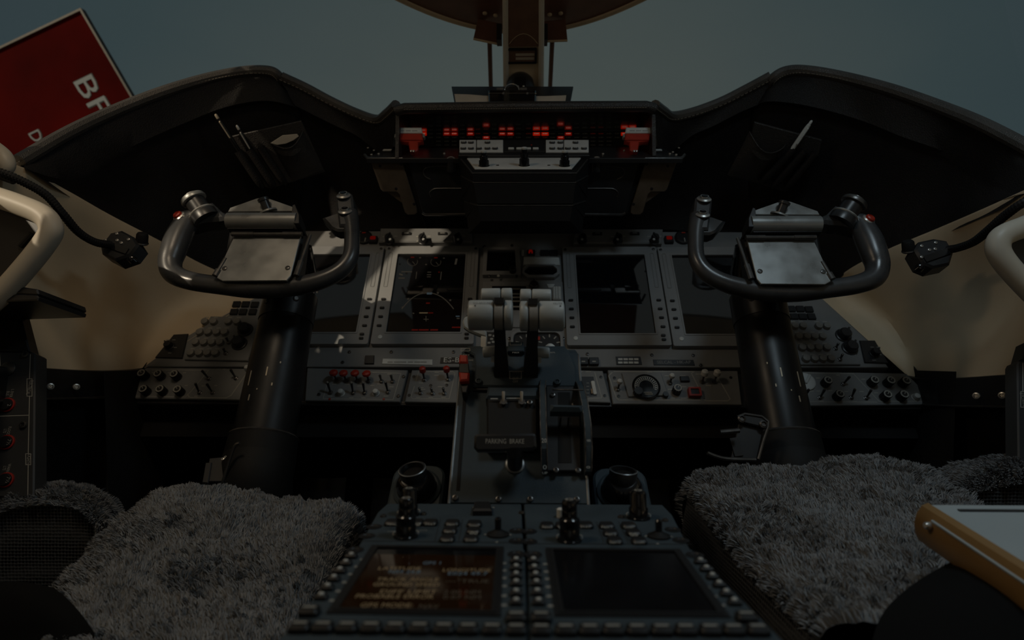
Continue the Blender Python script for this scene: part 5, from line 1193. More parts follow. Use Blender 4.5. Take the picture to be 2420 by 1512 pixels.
# thrust levers
def lever(s):
    X = (lambda x: x) if s < 0 else (lambda x: 2440 - x)
    dy = 0 if s < 0 else 2
    nm = 'left thrust lever with grey barrel handle marked GO-AROUND' if s < 0 else 'right thrust lever with grey barrel handle marked MUTE'
    t = thing('thrust_lever', nm, 'lever', QP.hit(X(1185), 890), 'thrust levers')
    a, b, c = D(X(1187), 898, qb.y * 1.16), D(X(1183), 820, .745), D(X(1180), 755, .725)
    g = G(); hw = .0072; V = []
    for p, w_, th in ((a, .0095, .010), (a.lerp(b, .6), .0085, .010), (b, .0070, .009), (c, .0068, .009)):
        V.append([(p.x - w_, p.y - th, p.z), (p.x + w_, p.y - th, p.z), (p.x + w_, p.y + th, p.z), (p.x - w_, p.y + th, p.z)])
    g.loft([r + [r[0]] for r in V]); part('arm', g.mesh('arm', 30), 'black_satin', t)
    h0, h1 = D(X(1107), 745 + dy, .722), D(X(1212), 745 + dy, .722); ax = (h1 - h0).normalized(); L_ = (h1 - h0).length; r = .0186
    def cyl(f0, f1, rr, name, m_, inn=.0015):
        p0 = h0 + ax * L_ * f0; Mh = aim(p0, ax); l = L_ * (f1 - f0)
        g = G(); g.lathe([(rr - .004, -.0), (rr - .001, .0008), (rr, inn + .001), (rr, l - inn - .001), (rr - .001, l - .0008), (rr - .004, l)], 36, Mh); return part(name, g.mesh(name, 50), m_, t)
    cyl(0.0, .575, r, 'handle_grip', 'throttle'); cyl(.80, 1.0, r, 'handle_end', 'throttle', .001); cyl(.58, .795, r * .985, 'handle_band', 'throttle_band', .0)
    # notch with release catch in the top of the band
    p = h0 + ax * L_ * .70; g = G(); g.box(-.0055, .0055, -.006, .006, -.004, .0035, Matrix.Translation(p + Vector((0, -.0105, .0165)))); part('catch_slot', g, 'black', t)
    g = G(); g.box(-.0042, .0042, -.003, .003, 0, .004, Matrix.Translation(p + Vector((0, -.0125, .0158)))); part('catch', g, 'metal_dark', t)
    fh = Fr(h0 + ax * L_ * .5 + Vector((0, -r * math.cos(R(32)), r * math.sin(R(32)))) * 1.012, (1, 0, 0), (0, math.sin(R(32)), math.cos(R(32))))
    if s < 0:
        lettering('GO-AROUND', .0022, 'print_dark', t, fh.Mp(1140, 716, .0004), width=.022); lettering('\u25c4', .002, 'print_dark', t, fh.Mp(1122, 722, .0004))
    else:
        lettering('MUTE', .0022, 'print_dark', t, fh.Mp(1318, 717, .0004), width=.0105); lettering('\u25ba', .002, 'print_dark', t, fh.Mp(1325, 723, .0004))
    # reverse lever barrel behind and above
    k0, k1 = D(X(1137), 699 + dy, .765), D(X(1211), 698 + dy, .765); ax2 = (k1 - k0).normalized(); L2 = (k1 - k0).length
    for f0, f1 in ((0, .625), (.64, 1.0)):
        Mh = aim(k0 + ax2 * L2 * f0, ax2); l = L2 * (f1 - f0); rr = .0098
        g = G(); g.lathe([(rr - .003, 0), (rr - .0006, .0008), (rr, .002), (rr, l - .0015), (rr - .0006, l - .0005), (rr - .003, l)], 28, Mh); part('reverse_grip', g.mesh('rg', 50), 'throttle', t)
    m0 = k0 + ax2 * L2 * .62; g = G(); g.tube([m0 + Vector((0, 0, -.004)), m0.lerp(c, .6) + Vector((0, .01, 0)), b], [.004, .005, .006], 8); part('reverse_arm', g, 'black_satin', t)
    # finger lift tab at the foot
    f0, f1 = D(X(1141), 832 + dy, .755), D(X(1172), 830 + dy, .755)
    g = G(); Mh = aim(f0, f1 - f0); l = (f1 - f0).length + .002; g.lathe([(.005, 0), (.0068, .001), (.0072, .003), (.0072, l)], 20, Mh); g.box(f1.x - .006 if s < 0 else f1.x - .002, f1.x + .002 if s < 0 else f1.x + .006, f1.y - .004, f1.y + .004, f1.z - .014, f1.z + .004); part('finger_lift', g, 'throttle', t)
lever(-1); lever(1)
# pale leaf shaped lever behind, white dome knob
t = thing('gear_lever_tab', 'pale leaf shaped lever tab behind the left thrust lever', 'lever', D(1143, 830, .80))
lf = Fr(D(1125, 780, .80), (1, 0, 0), (0, .35, 1))
plate(t, 'tab', 'throttle', ((1093, 762), (1098, 752), (1112, 744), (1130, 770), (1150, 785), (1151, 800), (1133, 794), (1108, 784), (1096, 775)), -.004, .004, .002, fr=lf)
plate(t, 'stem', 'white', ((1136, 838), (1149, 838), (1151, 795), (1137, 795)), -.003, .003, .001, fr=lf)
t = solo('white_selector', G().lathe([(.0075, -.01), (.0078, 0), (.0078, .006), (.0062, .010), (.003, .0125), (.0005, .013)], 18, aim(D(1300, 834, .80), (0, -.3, 1))), 'white', 'small white domed knob behind the right thrust lever', 'knob')
# red emergency lever
t = thing('emergency_lever', 'red and black lever knob at the left edge of the quadrant', 'lever', QP.hit(1098, 905))
ef = Fr(QP.hit(1098, 875, .022), (1, 0, 0), QP.v)
plate(t, 'red_top', 'red', ((1085, 862), (1107, 863), (1105, 843), (1087, 842)), -.006, .005, .002, fr=ef)
plate(t, 'black_waist', 'black', ((1084, 884), (1110, 886), (1108, 862), (1086, 862)), -.006, .0035, .001, fr=ef)
plate(t, 'red_foot', 'red', ((1087, 905), (1108, 903), (1110, 885), (1085, 883)), -.006, .005, .002, fr=ef)
plate(t, 'stem', 'black', ((1092, 925), (1102, 925), (1108, 904), (1087, 904)), -.018, -.002, .001, fr=ef)
# sync box with two toggles
t = thing('sync_box', 'raised black box with two small toggles on the quadrant', 'switch box', QP.hit(1210, 1075))
plate(t, 'box_body', 'rubber', ((1152, 1074), (1270, 1075), (1269, 962), (1152, 961)), .004, .020, .002, fr=QP)
plate(t, 'box_head', 'pedestal', ((1150, 964), (1273, 965), (1270, 938), (1155, 937)), .004, .023, .003, fr=QP)
for px in (1190, 1233):
    g = G(); b0 = QP.hit(px, 949, .023); g.tube([b0, b0 + Vector((0, 0, .011)), b0 + Vector((0, 0, .0125))], [.0018, .0022, .0016], 10); part('toggle_switch', g, 'metal', t)
    part('nut', cached('nut2', lambda: G().lathe([(.0042, 0), (.0042, .0015)], 8), 'metal_dark'), None, t, QP.Mp(px, 950, .023))
marks(t, QP, ((1168, 942), (1205, 941), (1223, 941), (1190, 952), (1234, 952)), .009, .0016, .0232, 'print_dim')
part('screw', cached('screw_q', lambda: screw_mesh(.0030), 'metal_dark'), None, t, QP.Mp(1252, 952, .023))
# parking brake T handle
t = thing('parking_brake', 'black T handle reading PARKING BRAKE on the quadrant', 'handle', QP.hit(1217, 1110))
pf = Fr(QP.hit(1195, 1047, .045), (1, 0, 0), (0, .25, 1))
P = ccw([pf.uv(*p) for p in ((1121, 1060), (1128, 1068), (1180, 1068), (1260, 1064), (1268, 1058), (1266, 1030), (1262, 1026), (1128, 1027), (1122, 1032))]); g = G(); g.prism(P, -.008, .008, .0025, pf.M()); part('cross_bar', g, 'black_satin', t)
g = G(); st = pf.hit(1217, 1066); en = QP.hit(1217, 1100, .004); g.tube([pf.hit(1217, 1060), st, en], [.010, .0092, .0088], 18); part('stem', g, 'black_satin', t)
g = G(); g.lathe([(.0115, 0), (.0115, .002), (.0100, .003)], 24, QP.Mp(1217, 1098, .004)); part('stem_bush', g, 'pedestal_edge', t)
lettering('PARKING  BRAKE', .0052, 'print', t, pf.Mp(1193, 1043, .0084), width=.042)
# flap lever unit
t = thing('flap_unit', 'flap lever housing with worn curved side rails and numbers', 'lever unit', QP.hit(1335, 1120))
plate(t, 'base', 'black_satin', ((1292, 1122), (1372, 1122), (1368, 915), (1290, 915)), .004, .010, .001, fr=QP)
plate(t, 'slot', 'void', ((1318, 1104), (1350, 1104), (1346, 938), (1318, 938)), .010, .0104, 0, fr=QP)
def rail(pts, th, m_):
    """curved plate standing off the quadrant, following an arc seen from the side"""
    n = len(pts); rows = [[], [], [], []]
    for i, (px, py) in enumerate(pts):
        f = i / (n - 1); w_ = .012 + .022 * math.sin(math.pi * f) ** .6; u, v = QP.uv(px, py, w_)
        rows[0].append(QP.pt(u - th, v, .004)); rows[1].append(QP.pt(u - th, v, w_)); rows[2].append(QP.pt(u + th, v, w_)); rows[3].append(QP.pt(u + th, v, .004))
    g = G(); g.loft(rows); g.quad([r[0] for r in rows]); g.quad([r[-1] for r in rows][::-1]); return part('side_rail', g.mesh('rail', 30), m_, t), rows
r1, w1_ = rail([(1287, 1112), (1286, 1060), (1284, 1000), (1283, 950), (1282, 915), (1284, 898)], .0034, 'pedestal')
r2, w2_ = rail([(1391, 1114), (1392, 1060), (1389, 1000), (1382, 950), (1374, 915), (1368, 900)], .0036, 'pedestal')
for rows, i0, i1 in ((w2_, 1, 2), (w1_, 1, 2)):
    for rr in (rows[i0], rows[i1]):
        g = G(); g.tube(rr, .0007, 5); part('worn_edge', g, 'worn_edge', t)
for s_, py, pxx in (('8', 978, 1284), ('20', 1040, 1286), ('0', 1096, 1288), ('F', 925, 1283), ('UP', 1108, 1288)):
    u, v = QP.uv(pxx, py, .033); lettering(s_, .0055 if s_ != 'UP' else .003, 'print', t, QP.M(u, v, .036 - abs(py - 1005) * .00012), width=.0042 if len(s_) == 1 else .0058)
for s_, py, pxx in (('DOWN', 925, 1377), ('20', 975, 1388), ('8', 1040, 1392), ('0', 1096, 1392)):
    u, v = QP.uv(pxx, py, .033); lettering(s_, .0045, 'print_dim', t, QP.M(u, v, .0365 - abs(py - 1005) * .00012, R(90)))
P = ccw([QP.uv(*p, .030) for p in ((1300, 979), (1374, 980), (1376, 965), (1300, 963))]); g = G(); g.prism(P, .026, .040, .004, QP.M()); part('flap_handle', g, 'pedestal', t)
plate(t, 'handle_ridge', 'worn_edge', ((1302, 966), (1373, 967), (1373, 965), (1302, 964)), .0395, .041, .0004, fr=QP)
for px in (1325, 1344):
    a, b = QP.pt(*QP.uv(px, 985, .030), .030), QP.hit(px - 2, 1010, .006); g = G(); g.tube([a, b], .0012, 6); part('lever_rod', g, 'metal_dark', t)
for px, py in ((1306, 934), (1357, 957), (1314, 1112), (1366, 1113)):
    part('screw', cached('screw_q', lambda: screw_mesh(.0030), 'metal_dark'), None, t, QP.Mp(px, py, .010))
# ---------------------------------------------------------------- ball vents either side
def vent(px, py, lab, turned):
    f = Fr(CP.hit(px, py, .0), (1, 0, 0), (0, .75, .66)); t = thing('air_vent', lab, 'air vent', f.o, 'ball air vents')
    g = G(); g.prism(rrect(.066, .075, .018, 5), -.03, -.002, .003, f.M()); part('housing', g, 'pedestal', t)
    g = G(); g.lathe([(.030, -.002), (.030, .0), (.027, .002), (.0245, .001)], 32, f.M()); part('flange', g, 'pedestal', t)
    g = G(); g.lathe([(.0245, -.004), (.0240, .008), (.020, .016), (.016, .019)], 30, f.M()); part('ball', g, 'black_gloss', t)
    M_ = f.M(turned[0], turned[1], .010) @ Matrix.Rotation(R(turned[2]), 4, 'X') @ Matrix.Rotation(R(turned[3]), 4, 'Y')
    g = G(); g.lathe([(.0165, 0), (.0168, .015), (.0158, .0165), (.0140, .016), (.0130, .004), (.006, .002)], 30, M_, cap=False); part('nozzle', g, 'black_satin', t)
    g = G(); g.lathe([(.0132, .004), (.0005, .0035)], 24, M_, cap=False); part('throat', g, 'void', t)
    g = G(); g.lathe([(.0165, .0153), (.0170, .0160), (.0160, .0168)], 30, M_, cap=False); part('nozzle_rim', g, 'pedestal_edge', t)
vent(984, 1152, 'left ball air vent beside the pedestal, nozzle turned forward', (-.002, .004, -18, -6))
vent(1470, 1160, 'right ball air vent beside the pedestal, nozzle turned up', (.0, .004, -32, 4))
# ---------------------------------------------------------------- display control panels and CDUs
def keycap(w_, h_, m_='black', hh=.004):
    return cached(('kc', round(w_, 4), round(h_, 4), hh), lambda: G().prism(rrect(w_, h_, h_ * .22, 3), 0, hh, hh * .35), m_)
def at(dpx, px, py): return dpx * CP.hit(px, py).y / FPX
def stack_knob(t, base, tip, r, levels):
    b0 = CP.hit(*base, .003); h = (base[1] - tip[1]) / FPX * b0.y * 1.02
    M_ = Matrix.Translation(b0); prof = [(r * 1.22, 0), (r * 1.22, .0012), (r, .002)]
    if levels == 2:
        prof += [(r, h * .28), (r * .96, h * .30), (r * .96, h * .33), (r * 1.0, h * .35), (r, h * .52), (r * .90, h * .55), (r * .76, h * .57), (r * .76, h * .72), (r * .72, h * .74), (r * .76, h * .76), (r * .74, h * .94), (r * .6, h * .985), (r * .3, h)]
    else:
        prof += [(r, h * .36), (r * .86, h * .42), (r * .84, h * .88), (r * .7, h * .97), (r * .3, h)]
    g = G(); g.lathe(prof, 26, M_); o = part('knob', g.mesh('knob', 40), 'black_gloss', t)
    g = G(); g.frame(ellipse(r * 1.32, r * 1.32, 26), ellipse(r * 1.22, r * 1.22, 26), 0, .0006, CP.M(*CP.uv(*base), .003)); part('ring_mark', g, 'print_dim', o)
    for k in range(5):
        a = 2 * math.pi * k / 5; g = G(); g.box(-.0006, .0006, -.0016, .0016, h - .0004, h + .0003, M_ @ Matrix.Translation((r * .32 * math.cos(a), r * .32 * math.sin(a), 0)) @ Matrix.Rotation(a, 4, 'Z')); part('cap_mark', g, 'print', o)
def dcp(s, side, P, btn, knobs, joy, extra):
    t = thing('cursor_panel', side + ' display control panel with memory keys and joystick on the pedestal', 'control panel', CP.hit(*P[0]), 'display control panels')
    plate(t, 'faceplate', 'pedestal', P, -.01, .003, .001, fr=CP)
    for px, py, tx in btn:
        w_, h_ = at(32, px, py), at(16.5, px, py) / .46
        o = part('push_key', keycap(round(w_, 3), round(h_, 3)), None, t, CP.Mp(px, py, .003)); 
        if tx: lettering(tx, h_ * .34, 'print', o, CP.Mp(px, py, .0073), width=w_ * .70)
        else:
            g = G(); a_ = w_ * .22; g.frame(rrect(a_, h_ * .5, .0003, 1), rrect(a_ * .6, h_ * .3, .0002, 1), 0, .0002, Matrix.Translation((-a_ * .6, 0, 0))); g.frame(rrect(a_, h_ * .5, .0003, 1), rrect(a_ * .6, h_ * .3, .0002, 1), 0, .0002, Matrix.Translation((a_ * .7, 0, 0))); part('key_symbol', g, 'print', o, CP.Mp(px, py, .0073))
    for b, tp, r, lv in knobs: stack_knob(t, b, tp, r, lv)
    b, tp = joy; b0 = CP.hit(*b, .003); h = (b[1] - tp[1]) / FPX * b0.y
    g = G(); g.lathe([(.0105, 0), (.0105, .0014), (.008, .0022), (.005, .004), (.0034, .005)], 24, CP.Mp(*b, .003)); o = part('joystick', g, 'rubber', t)
    g = G(); g.tube([b0, b0 + Vector((0, 0, h * .9)), b0 + Vector((0, 0, h))], [.0028, .0032, .0020], 14); part('stick', g, 'black_gloss', o)
    for dx, dy_ in ((-30, -1), (29, 0), (-3, 17)):
        g = G(); g.prism([(-.0015, -.001), (.0015, -.001), (0, .0015)], 0, .0003); part('arrow_mark', g, 'print', o, CP.Mp(b[0] + dx, b[1] + dy_, .0032))
    for px, py in extra: part('screw', cached('screw_c', lambda: screw_mesh(.0028), 'metal_dark'), None, t, CP.Mp(px, py, .003))
    return t
tL = dcp(-1, 'left', ((844, 1304), (1237, 1308), (1232, 1197), (915, 1196), (893, 1216)),
    ((927, 1239, 'MENU'), (984, 1239, ''), (1017, 1239, 'STAT'), (1069, 1240, 'MEM 1'), (1063, 1257, 'MEM 2'), (1057, 1277, 'MEM 3'), (1121, 1242, 'CHART'), (1119, 1259, ''), (1113, 1277, 'ZOOM')),
    (((959, 1268), (961, 1181), .0092, 2), ((966, 1216), (963, 1156), .0092, 1)), ((1177, 1264), (1179, 1224)), ((906, 1221), (1001, 1216), (1233, 1213)))
tR = dcp(1, 'right', ((1246, 1308), (1632, 1308), (1588, 1222), (1566, 1199), (1238, 1197)),
    ((1293, 1246, 'MENU'), (1329, 1246, ''), (1384, 1245, 'STAT'), (1434, 1246, 'MEM 1'), (1443, 1263, 'MEM 2'), (1453, 1282, 'MEM 3'), (1486, 1246, 'CHART'), (1497, 1263, ''), (1510, 1282, 'ZOOM')),
    (((1346, 1277), (1346, 1186), .0092, 2), ((1509, 1224), (1509, 1162), .0096, 1)), ((1557, 1268), (1556, 1229)), ((1467, 1223), (1572, 1231)))
plate(tL, 'nose_steer_switch', 'black', ((1117, 1226), (1163, 1226), (1159, 1206), (1121, 1206)), .003, .010, .002, fr=CP)
label(tL, CP, 'NOSE STEER', 1143, 1199, .0235, .0042, z=.0034); label(tR, CP, 'CHECK\nLIST', 1326, 1204, .0115, .0036, z=.0034)
g = G(); p = CP.hit(1325, 1222, .003); g.tube([p, p + Vector((0, 0, .008)), p + Vector((0, 0, .0092))], [.0040, .0040, .0025], 12); part('white_toggle', g, 'white', tR)
label(tL, CP, 'MEM', 929, 1256, .010, .003, 'print_dim', .0034); label(tL, CP, 'DATA', 997, 1253, .010, .003, 'print_dim', .0034)
for t_, pts in ((tL, ((1041, 1234), (1027, 1288))), (tL, ((1093, 1234), (1084, 1288))), (tR, ((1410, 1240), (1428, 1294))), (tR, ((1462, 1240), (1486, 1294)))):
    outline(t_, CP, pts, .0003, .0033, 'print_dark')
outline(tL, CP, ((846, 1286), (1232, 1291)), .0005, .0033, 'print_dark'); outline(tR, CP, ((1242, 1293), (1634, 1294)), .0005, .0033, 'print_dark')
for t_, pp in ((tL, ((884, 1245), (867, 1267), (1222, 1255), (1222, 1279))), (tR, ((1250, 1256), (1250, 1280), (1590, 1252), (1609, 1277)))):
    for px, py in pp:
        part('edge_fastener', cached('efs', lambda: G().lathe([(.0075, 0), (.0075, .0006), (.0045, .0008), (.004, .0002)], 20), 'black'), None, t_, CP.Mp(px, py, .003))
        g = G(); g.box(-.004, .004, -.0008, .0008, .0004, .0012); part('fastener_slot', g, 'metal_dark', t_, CP.Mp(px, py + 2, .003))
def cdu(side, lab, P, scr, lk, rk, fk, sk, mark):
    t = thing('control_display_unit', lab, 'display unit', CP.hit(*P[0]), 'control display units')
    plate(t, 'faceplate', 'pedestal', P, -.01, .004, .001, fr=CP)
    S = [CP.uv(*p) for p in scr]; I = inset(ccw(S), .003)
    g = G(); g.frame(ccw(S), I, .004, .0056, CP.M()); g.frame(inset(ccw(S), -.0035), ccw(S), .004, .0050, CP.M()); part('screen_frame', g, 'black', t)
    g = G(); g.prism(ccw(S), .003, .0044, 0, CP.M()); sc_ = part('screen', g, 'screen_matte', t)
    for px, py in lk + rk:
        w_ = round(at(34, px, py), 3); o = part('line_key', keycap(round(w_ * .85, 3), .0068, hh=.0035), None, t, CP.Mp(px, py, .004))
        part('key_dot', cached('kdot', lambda: G().lathe([(.0021, .0034), (.0017, .0042), (.0005, .0044)], 12), 'key_light'), None, o, CP.Mp(px, py, .004))
    for px, py in ((lk[0][0] + (9 if side == 'left' else -1), lk[0][1] - 18), (rk[0][0] + (1 if side == 'left' else -14), rk[0][1] - 19)):
        part('edge_fastener', cached('efs', lambda: G().lathe([(.0075, 0), (.0075, .0006), (.0045, .0008), (.004, .0002)], 20), 'black'), None, t, CP.Mp(px, py, .004))
    for px, py in fk + sk:
        w_ = round(at(46, px, py), 3); o = part('function_key', keycap(w_, .0105, hh=.005), None, t, CP.Mp(px, py, .004))
        part('key_legend', cached('fkl', lambda: G().box(-.0042, .0042, -.0013, .0013, .005, .0052), 'print_dim'), None, o, CP.Mp(px, py, .004))
    for px, py in mark:
        part('printed_mark', cached('cmk', lambda: G().box(-.0022, .0022, -.0016, .0016, 0, .0002), 'print_dim'), None, t, CP.Mp(px, py, .0042))
    return t, sc_
LKL = [(830, 1318), (817, 1335), (803, 1353), (789, 1372), (774, 1393), (759, 1415)]; LKR = [(1220, 1329), (1220, 1346), (1220, 1364), (1220, 1383), (1220, 1406), (1220, 1428)]
RKL = [(1261, 1329), (1263, 1347), (1266, 1364), (1268, 1383), (1270, 1405), (1273, 1428)]; RKR = [(1656, 1331), (1670, 1349), (1684, 1367), (1700, 1386), (1717, 1407), (1736, 1428)]
tC, sL = cdu('left', 'left control display unit with amber position page lit', ((640, 1548), (1247, 1548), (1240, 1309), (843, 1305)), ((786, 1460), (1171, 1467), (1181, 1308), (886, 1304)), LKL, LKR,
    [(x, 1490 + (x - 709) * .012) for x in (709, 763, 820, 877, 934, 991, 1049, 1106, 1163, 1220)], [(731, 1452), (1220, 1466)], [(px + 27, py + 4) for px, py in LKL] + [(px - 30, py + 2) for px, py in LKR])
tC2, sR = cdu('right', 'right control display unit with blank dark screen', ((1252, 1548), (1870, 1548), (1636, 1309), (1247, 1309)), ((1323, 1467), (1711, 1470), (1600, 1314), (1299, 1311)), RKL, RKR,
    [(x, 1497) for x in (1279, 1337, 1394, 1449, 1506, 1564, 1621, 1679, 1734, 1791)], [(1279, 1466), (1764, 1466)], [(px + 29, py + 4) for px, py in RKL] + [(px - 30, py + 2) for px, py in RKR])
# amber position page
S = ccw([CP.uv(*p) for p in ((800, 1456), (1163, 1461), (1172, 1326), (868, 1322))])
g = G(); g.prism(S, .0044, .0046, 0, CP.M()); part('lit_area', g, 'scr_back', tC)
for s_, px, py, w_, m_ in (('LATITUDE', 944, 1343, .033, 'scr_amber'), ('LONGITUDE', 1103, 1347, .037, 'scr_amber'), ('GPS 1', 1022, 1330, .014, 'scr_cyan'), ('TRACK ANGLE', 964, 1369, .046, 'scr_amber'), ('GROUND SPEED', 960, 1381, .048, 'scr_amber'),
    ('---\u00b0TRUE', 1104, 1373, .032, 'scr_grey'), ('DIFF LIMIT', 965, 1398, .040, 'scr_amber'), ('PROBABLE ERROR', 932, 1409, .054, 'scr_amber'), ('2.00 NM', 1092, 1399, .026, 'scr_grey'), ('0.07 NM', 1092, 1411, .026, 'scr_grey'),
    ('GPS MODE:', 914, 1430, .035, 'scr_amber'), ('SATELLITES:', 897, 1443, .042, 'scr_amber'), ('NAV', 1013, 1433, .013, 'scr_grey'), ('10', 1005, 1444, .007, 'scr_grey'), ('N59 24.8', 956, 1351, .024, 'scr_cyan'), ('E024 49.7', 1105, 1355, .030, 'scr_cyan')):
    lettering(s_, .0062, m_, tC, CP.Mp(px, py, .0048), width=w_)
# ================================================================ seats
def hash_noise(x, y, sc, seed=0):
    """smooth value noise, numpy arrays"""
    x = np.asarray(x) * sc + seed * 17.3; y = np.asarray(y) * sc + seed * 7.7
    xi, yi = np.floor(x).astype(int), np.floor(y).astype(int); xf, yf = x - xi, y - yi
    def h(a, b):
        n = np.sin(a * 127.1 + b * 311.7) * 43758.5453; return n - np.floor(n)
    u, v = xf * xf * (3 - 2 * xf), yf * yf * (3 - 2 * yf)
    return (h(xi, yi) * (1 - u) + h(xi + 1, yi) * u) * (1 - v) + (h(xi, yi + 1) * (1 - u) + h(xi + 1, yi + 1) * u) * v
def interp_rows(rows, nu, nv):
    """rows: list of lists of points -> smooth dense grid (nv x nu)"""
    R1 = []
    for r in rows:
        s_ = spline(r, 12); idx = np.linspace(0, len(s_) - 1, nu); A = np.array([tuple(p) for p in s_]); lo = np.floor(idx).astype(int); hi = np.minimum(lo + 1, len(s_) - 1); f = (idx - lo)[:, None]
        R1.append(A[lo] * (1 - f) + A[hi] * f)
    R1 = np.array(R1); out = []
    for k in range(nu):
        s_ = spline([Vector(p) for p in R1[:, k]], 12); A = np.array([tuple(p) for p in s_]); idx = np.linspace(0, len(s_) - 1, nv); lo = np.floor(idx).astype(int); hi = np.minimum(lo + 1, len(s_) - 1); f = (idx - lo)[:, None]
        out.append(A[lo] * (1 - f) + A[hi] * f)
    return np.transpose(np.array(out), (1, 0, 2))          # nv, nu, 3
def grid_mesh(A, name):
    nv, nu, _ = A.shape; me = bpy.data.meshes.new(name)
    idx = np.arange(nv * nu).reshape(nv, nu)
    F = np.stack([idx[:-1, :-1], idx[:-1, 1:], idx[1:, 1:], idx[1:, :-1]], -1).reshape(-1, 4)
    me.from_pydata(A.reshape(-1, 3).tolist(), [], F.tolist()); me.update(); me.polygons.foreach_set('use_smooth', [True] * len(me.polygons)); return me
def normals(A):
    du = np.gradient(A, axis=1); dv = np.gradient(A, axis=0); n = np.cross(du, dv); n /= np.linalg.norm(n, axis=2, keepdims=True) + 1e-9; return n
def fur(A, N, count, length, lean, name, parent, seed, mat_='sheepskin', width=.00085, clump=.0085):
    """sheepskin locks: thin tapering ribbons clumped into tufts"""
    rg = np.random.default_rng(seed); nv, nu, _ = A.shape
    d1 = np.linalg.norm(np.cross(A[1:, :-1] - A[:-1, :-1], A[:-1, 1:] - A[:-1, :-1]), axis=2).ravel(); d1 /= d1.sum()
    cell = rg.choice(len(d1), size=count, p=d1); fi, fj = rg.random(count), rg.random(count)
    ci, cj = cell // (nu - 1), cell % (nu - 1)
    def samp(B, ci, cj, fi, fj):
        return (B[ci, cj] * ((1 - fi) * (1 - fj))[:, None] + B[ci + 1, cj] * (fi * (1 - fj))[:, None] + B[ci, cj + 1] * ((1 - fi) * fj)[:, None] + B[ci + 1, cj + 1] * (fi * fj)[:, None])
    P, Nn = samp(A, ci, cj, fi, fj), samp(N, ci, cj, fi, fj)
    # clump centres: jittered lattice in world x/(y+z)
    w2 = P[:, 1] + .5 * P[:, 2]
    gx, gy = np.floor(P[:, 0] / clump + .5 * (np.floor(w2 / clump) % 2)), np.floor(w2 / clump)
    hx = np.sin(gx * 12.9 + gy * 78.2 + seed) * 43758.5; hx -= np.floor(hx); hy = np.sin(gx * 39.3 + gy * 11.1 + seed) * 24634.6; hy -= np.floor(hy); hz = np.sin(gx * 7.3 + gy * 57.1 + seed) * 9634.6; hz -= np.floor(hz)
    cx = (gx - .5 * (gy % 2) + hx) * clump; cy = (gy + hy) * clump
    toc = np.stack([cx - P[:, 0], (cy - w2) * .9, np.zeros(count)], 1)
    ang = hash_noise(P[:, 0], P[:, 1], 14, seed) * 4 + hx * 2.0; flow = np.stack([np.cos(ang), np.sin(ang), np.zeros(count)], 1)
    L_ = length * (.65 + .6 * hz + .15 * rg.random(count))
    dirn = Nn * .62 + np.array(lean) * (.45 + .4 * hy)[:, None] + flow * .28 + rg.normal(0, .10, (count, 3)); dirn /= np.linalg.norm(dirn, axis=1, keepdims=True)
    tip = P + dirn * L_[:, None] + toc * .62 - np.array((0, 0, 1)) * (L_ * .10)[:, None]; mid = P + dirn * (L_ * .5)[:, None] + toc * .22 + Nn * (L_ * .10)[:, None]
    side = np.cross(dirn, rg.normal(0, 1, (count, 3))); side /= np.linalg.norm(side, axis=1, keepdims=True) + 1e-9; side *= width
    V = np.stack([P - side, P + side, mid - side * .9, mid + side * .9, tip], 1).reshape(-1, 3); b = np.arange(count) * 5
    me = bpy.data.meshes.new(name); q = np.stack([b, b + 1, b + 3, b + 2], 1); tr3 = np.stack([b + 2, b + 3, b + 4], 1)
    nl = 7 * count; me.vertices.add(len(V)); me.vertices.foreach_set('co', V.ravel()); me.loops.add(nl); me.polygons.add(2 * count)
    me.loops.foreach_set('vertex_index', np.concatenate([q.ravel(), tr3.ravel()])); me.polygons.foreach_set('loop_start', np.concatenate([np.arange(count) * 4, 4 * count + np.arange(count) * 3]))
    me.update(calc_edges=True); me.validate(); me.polygons.foreach_set('use_smooth', [True] * len(me.polygons))
    part(name, me, mat_, parent, stuff=True)
def seat(side, rows, sideface, nfur, seed, sg):
    c = rows[2][len(rows[2]) // 2]
    t = thing('pilot_seat', side + ' pilot seat with grey sheepskin cover and dark mesh sides', 'seat', (c.x, c.y, 0), 'pilot seats')
    A = interp_rows(rows, 90, 90); N = normals(A)
    if N[45, 45, 2] < 0: N = -N
    dsp = (hash_noise(A[..., 0], A[..., 1], 55, seed) - .5) * .010 + (hash_noise(A[..., 0], A[..., 1], 120, seed + 3) - .5) * .007
    B = A + N * dsp[..., None]
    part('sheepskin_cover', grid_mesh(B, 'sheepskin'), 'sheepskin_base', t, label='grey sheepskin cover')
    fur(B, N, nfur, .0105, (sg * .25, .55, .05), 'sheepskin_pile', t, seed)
    for nm, rws, m_ in sideface:
        part(nm, grid_mesh(interp_rows(rws, 30, 20), nm), m_, t)
    # seat pan and pedestal below the cushion
    g = G(); x0, x1 = min(p.x for p in rows[2]) + .03, max(p.x for p in rows[2]) - .03; zt = min(p.z for r in rows for p in r) - .05
    g.box(x0, x1, .25, .96, zt - .10, zt); part('seat_pan', g, 'seat_black', t)
    g = G(); g.box((x0 + x1) / 2 - .1, (x0 + x1) / 2 + .1, .35, .8, 0, zt - .10); part('seat_base', g, 'seat_black', t)
    return t
def frow(d, pts): return [D(px, py, d) for px, py in pts]
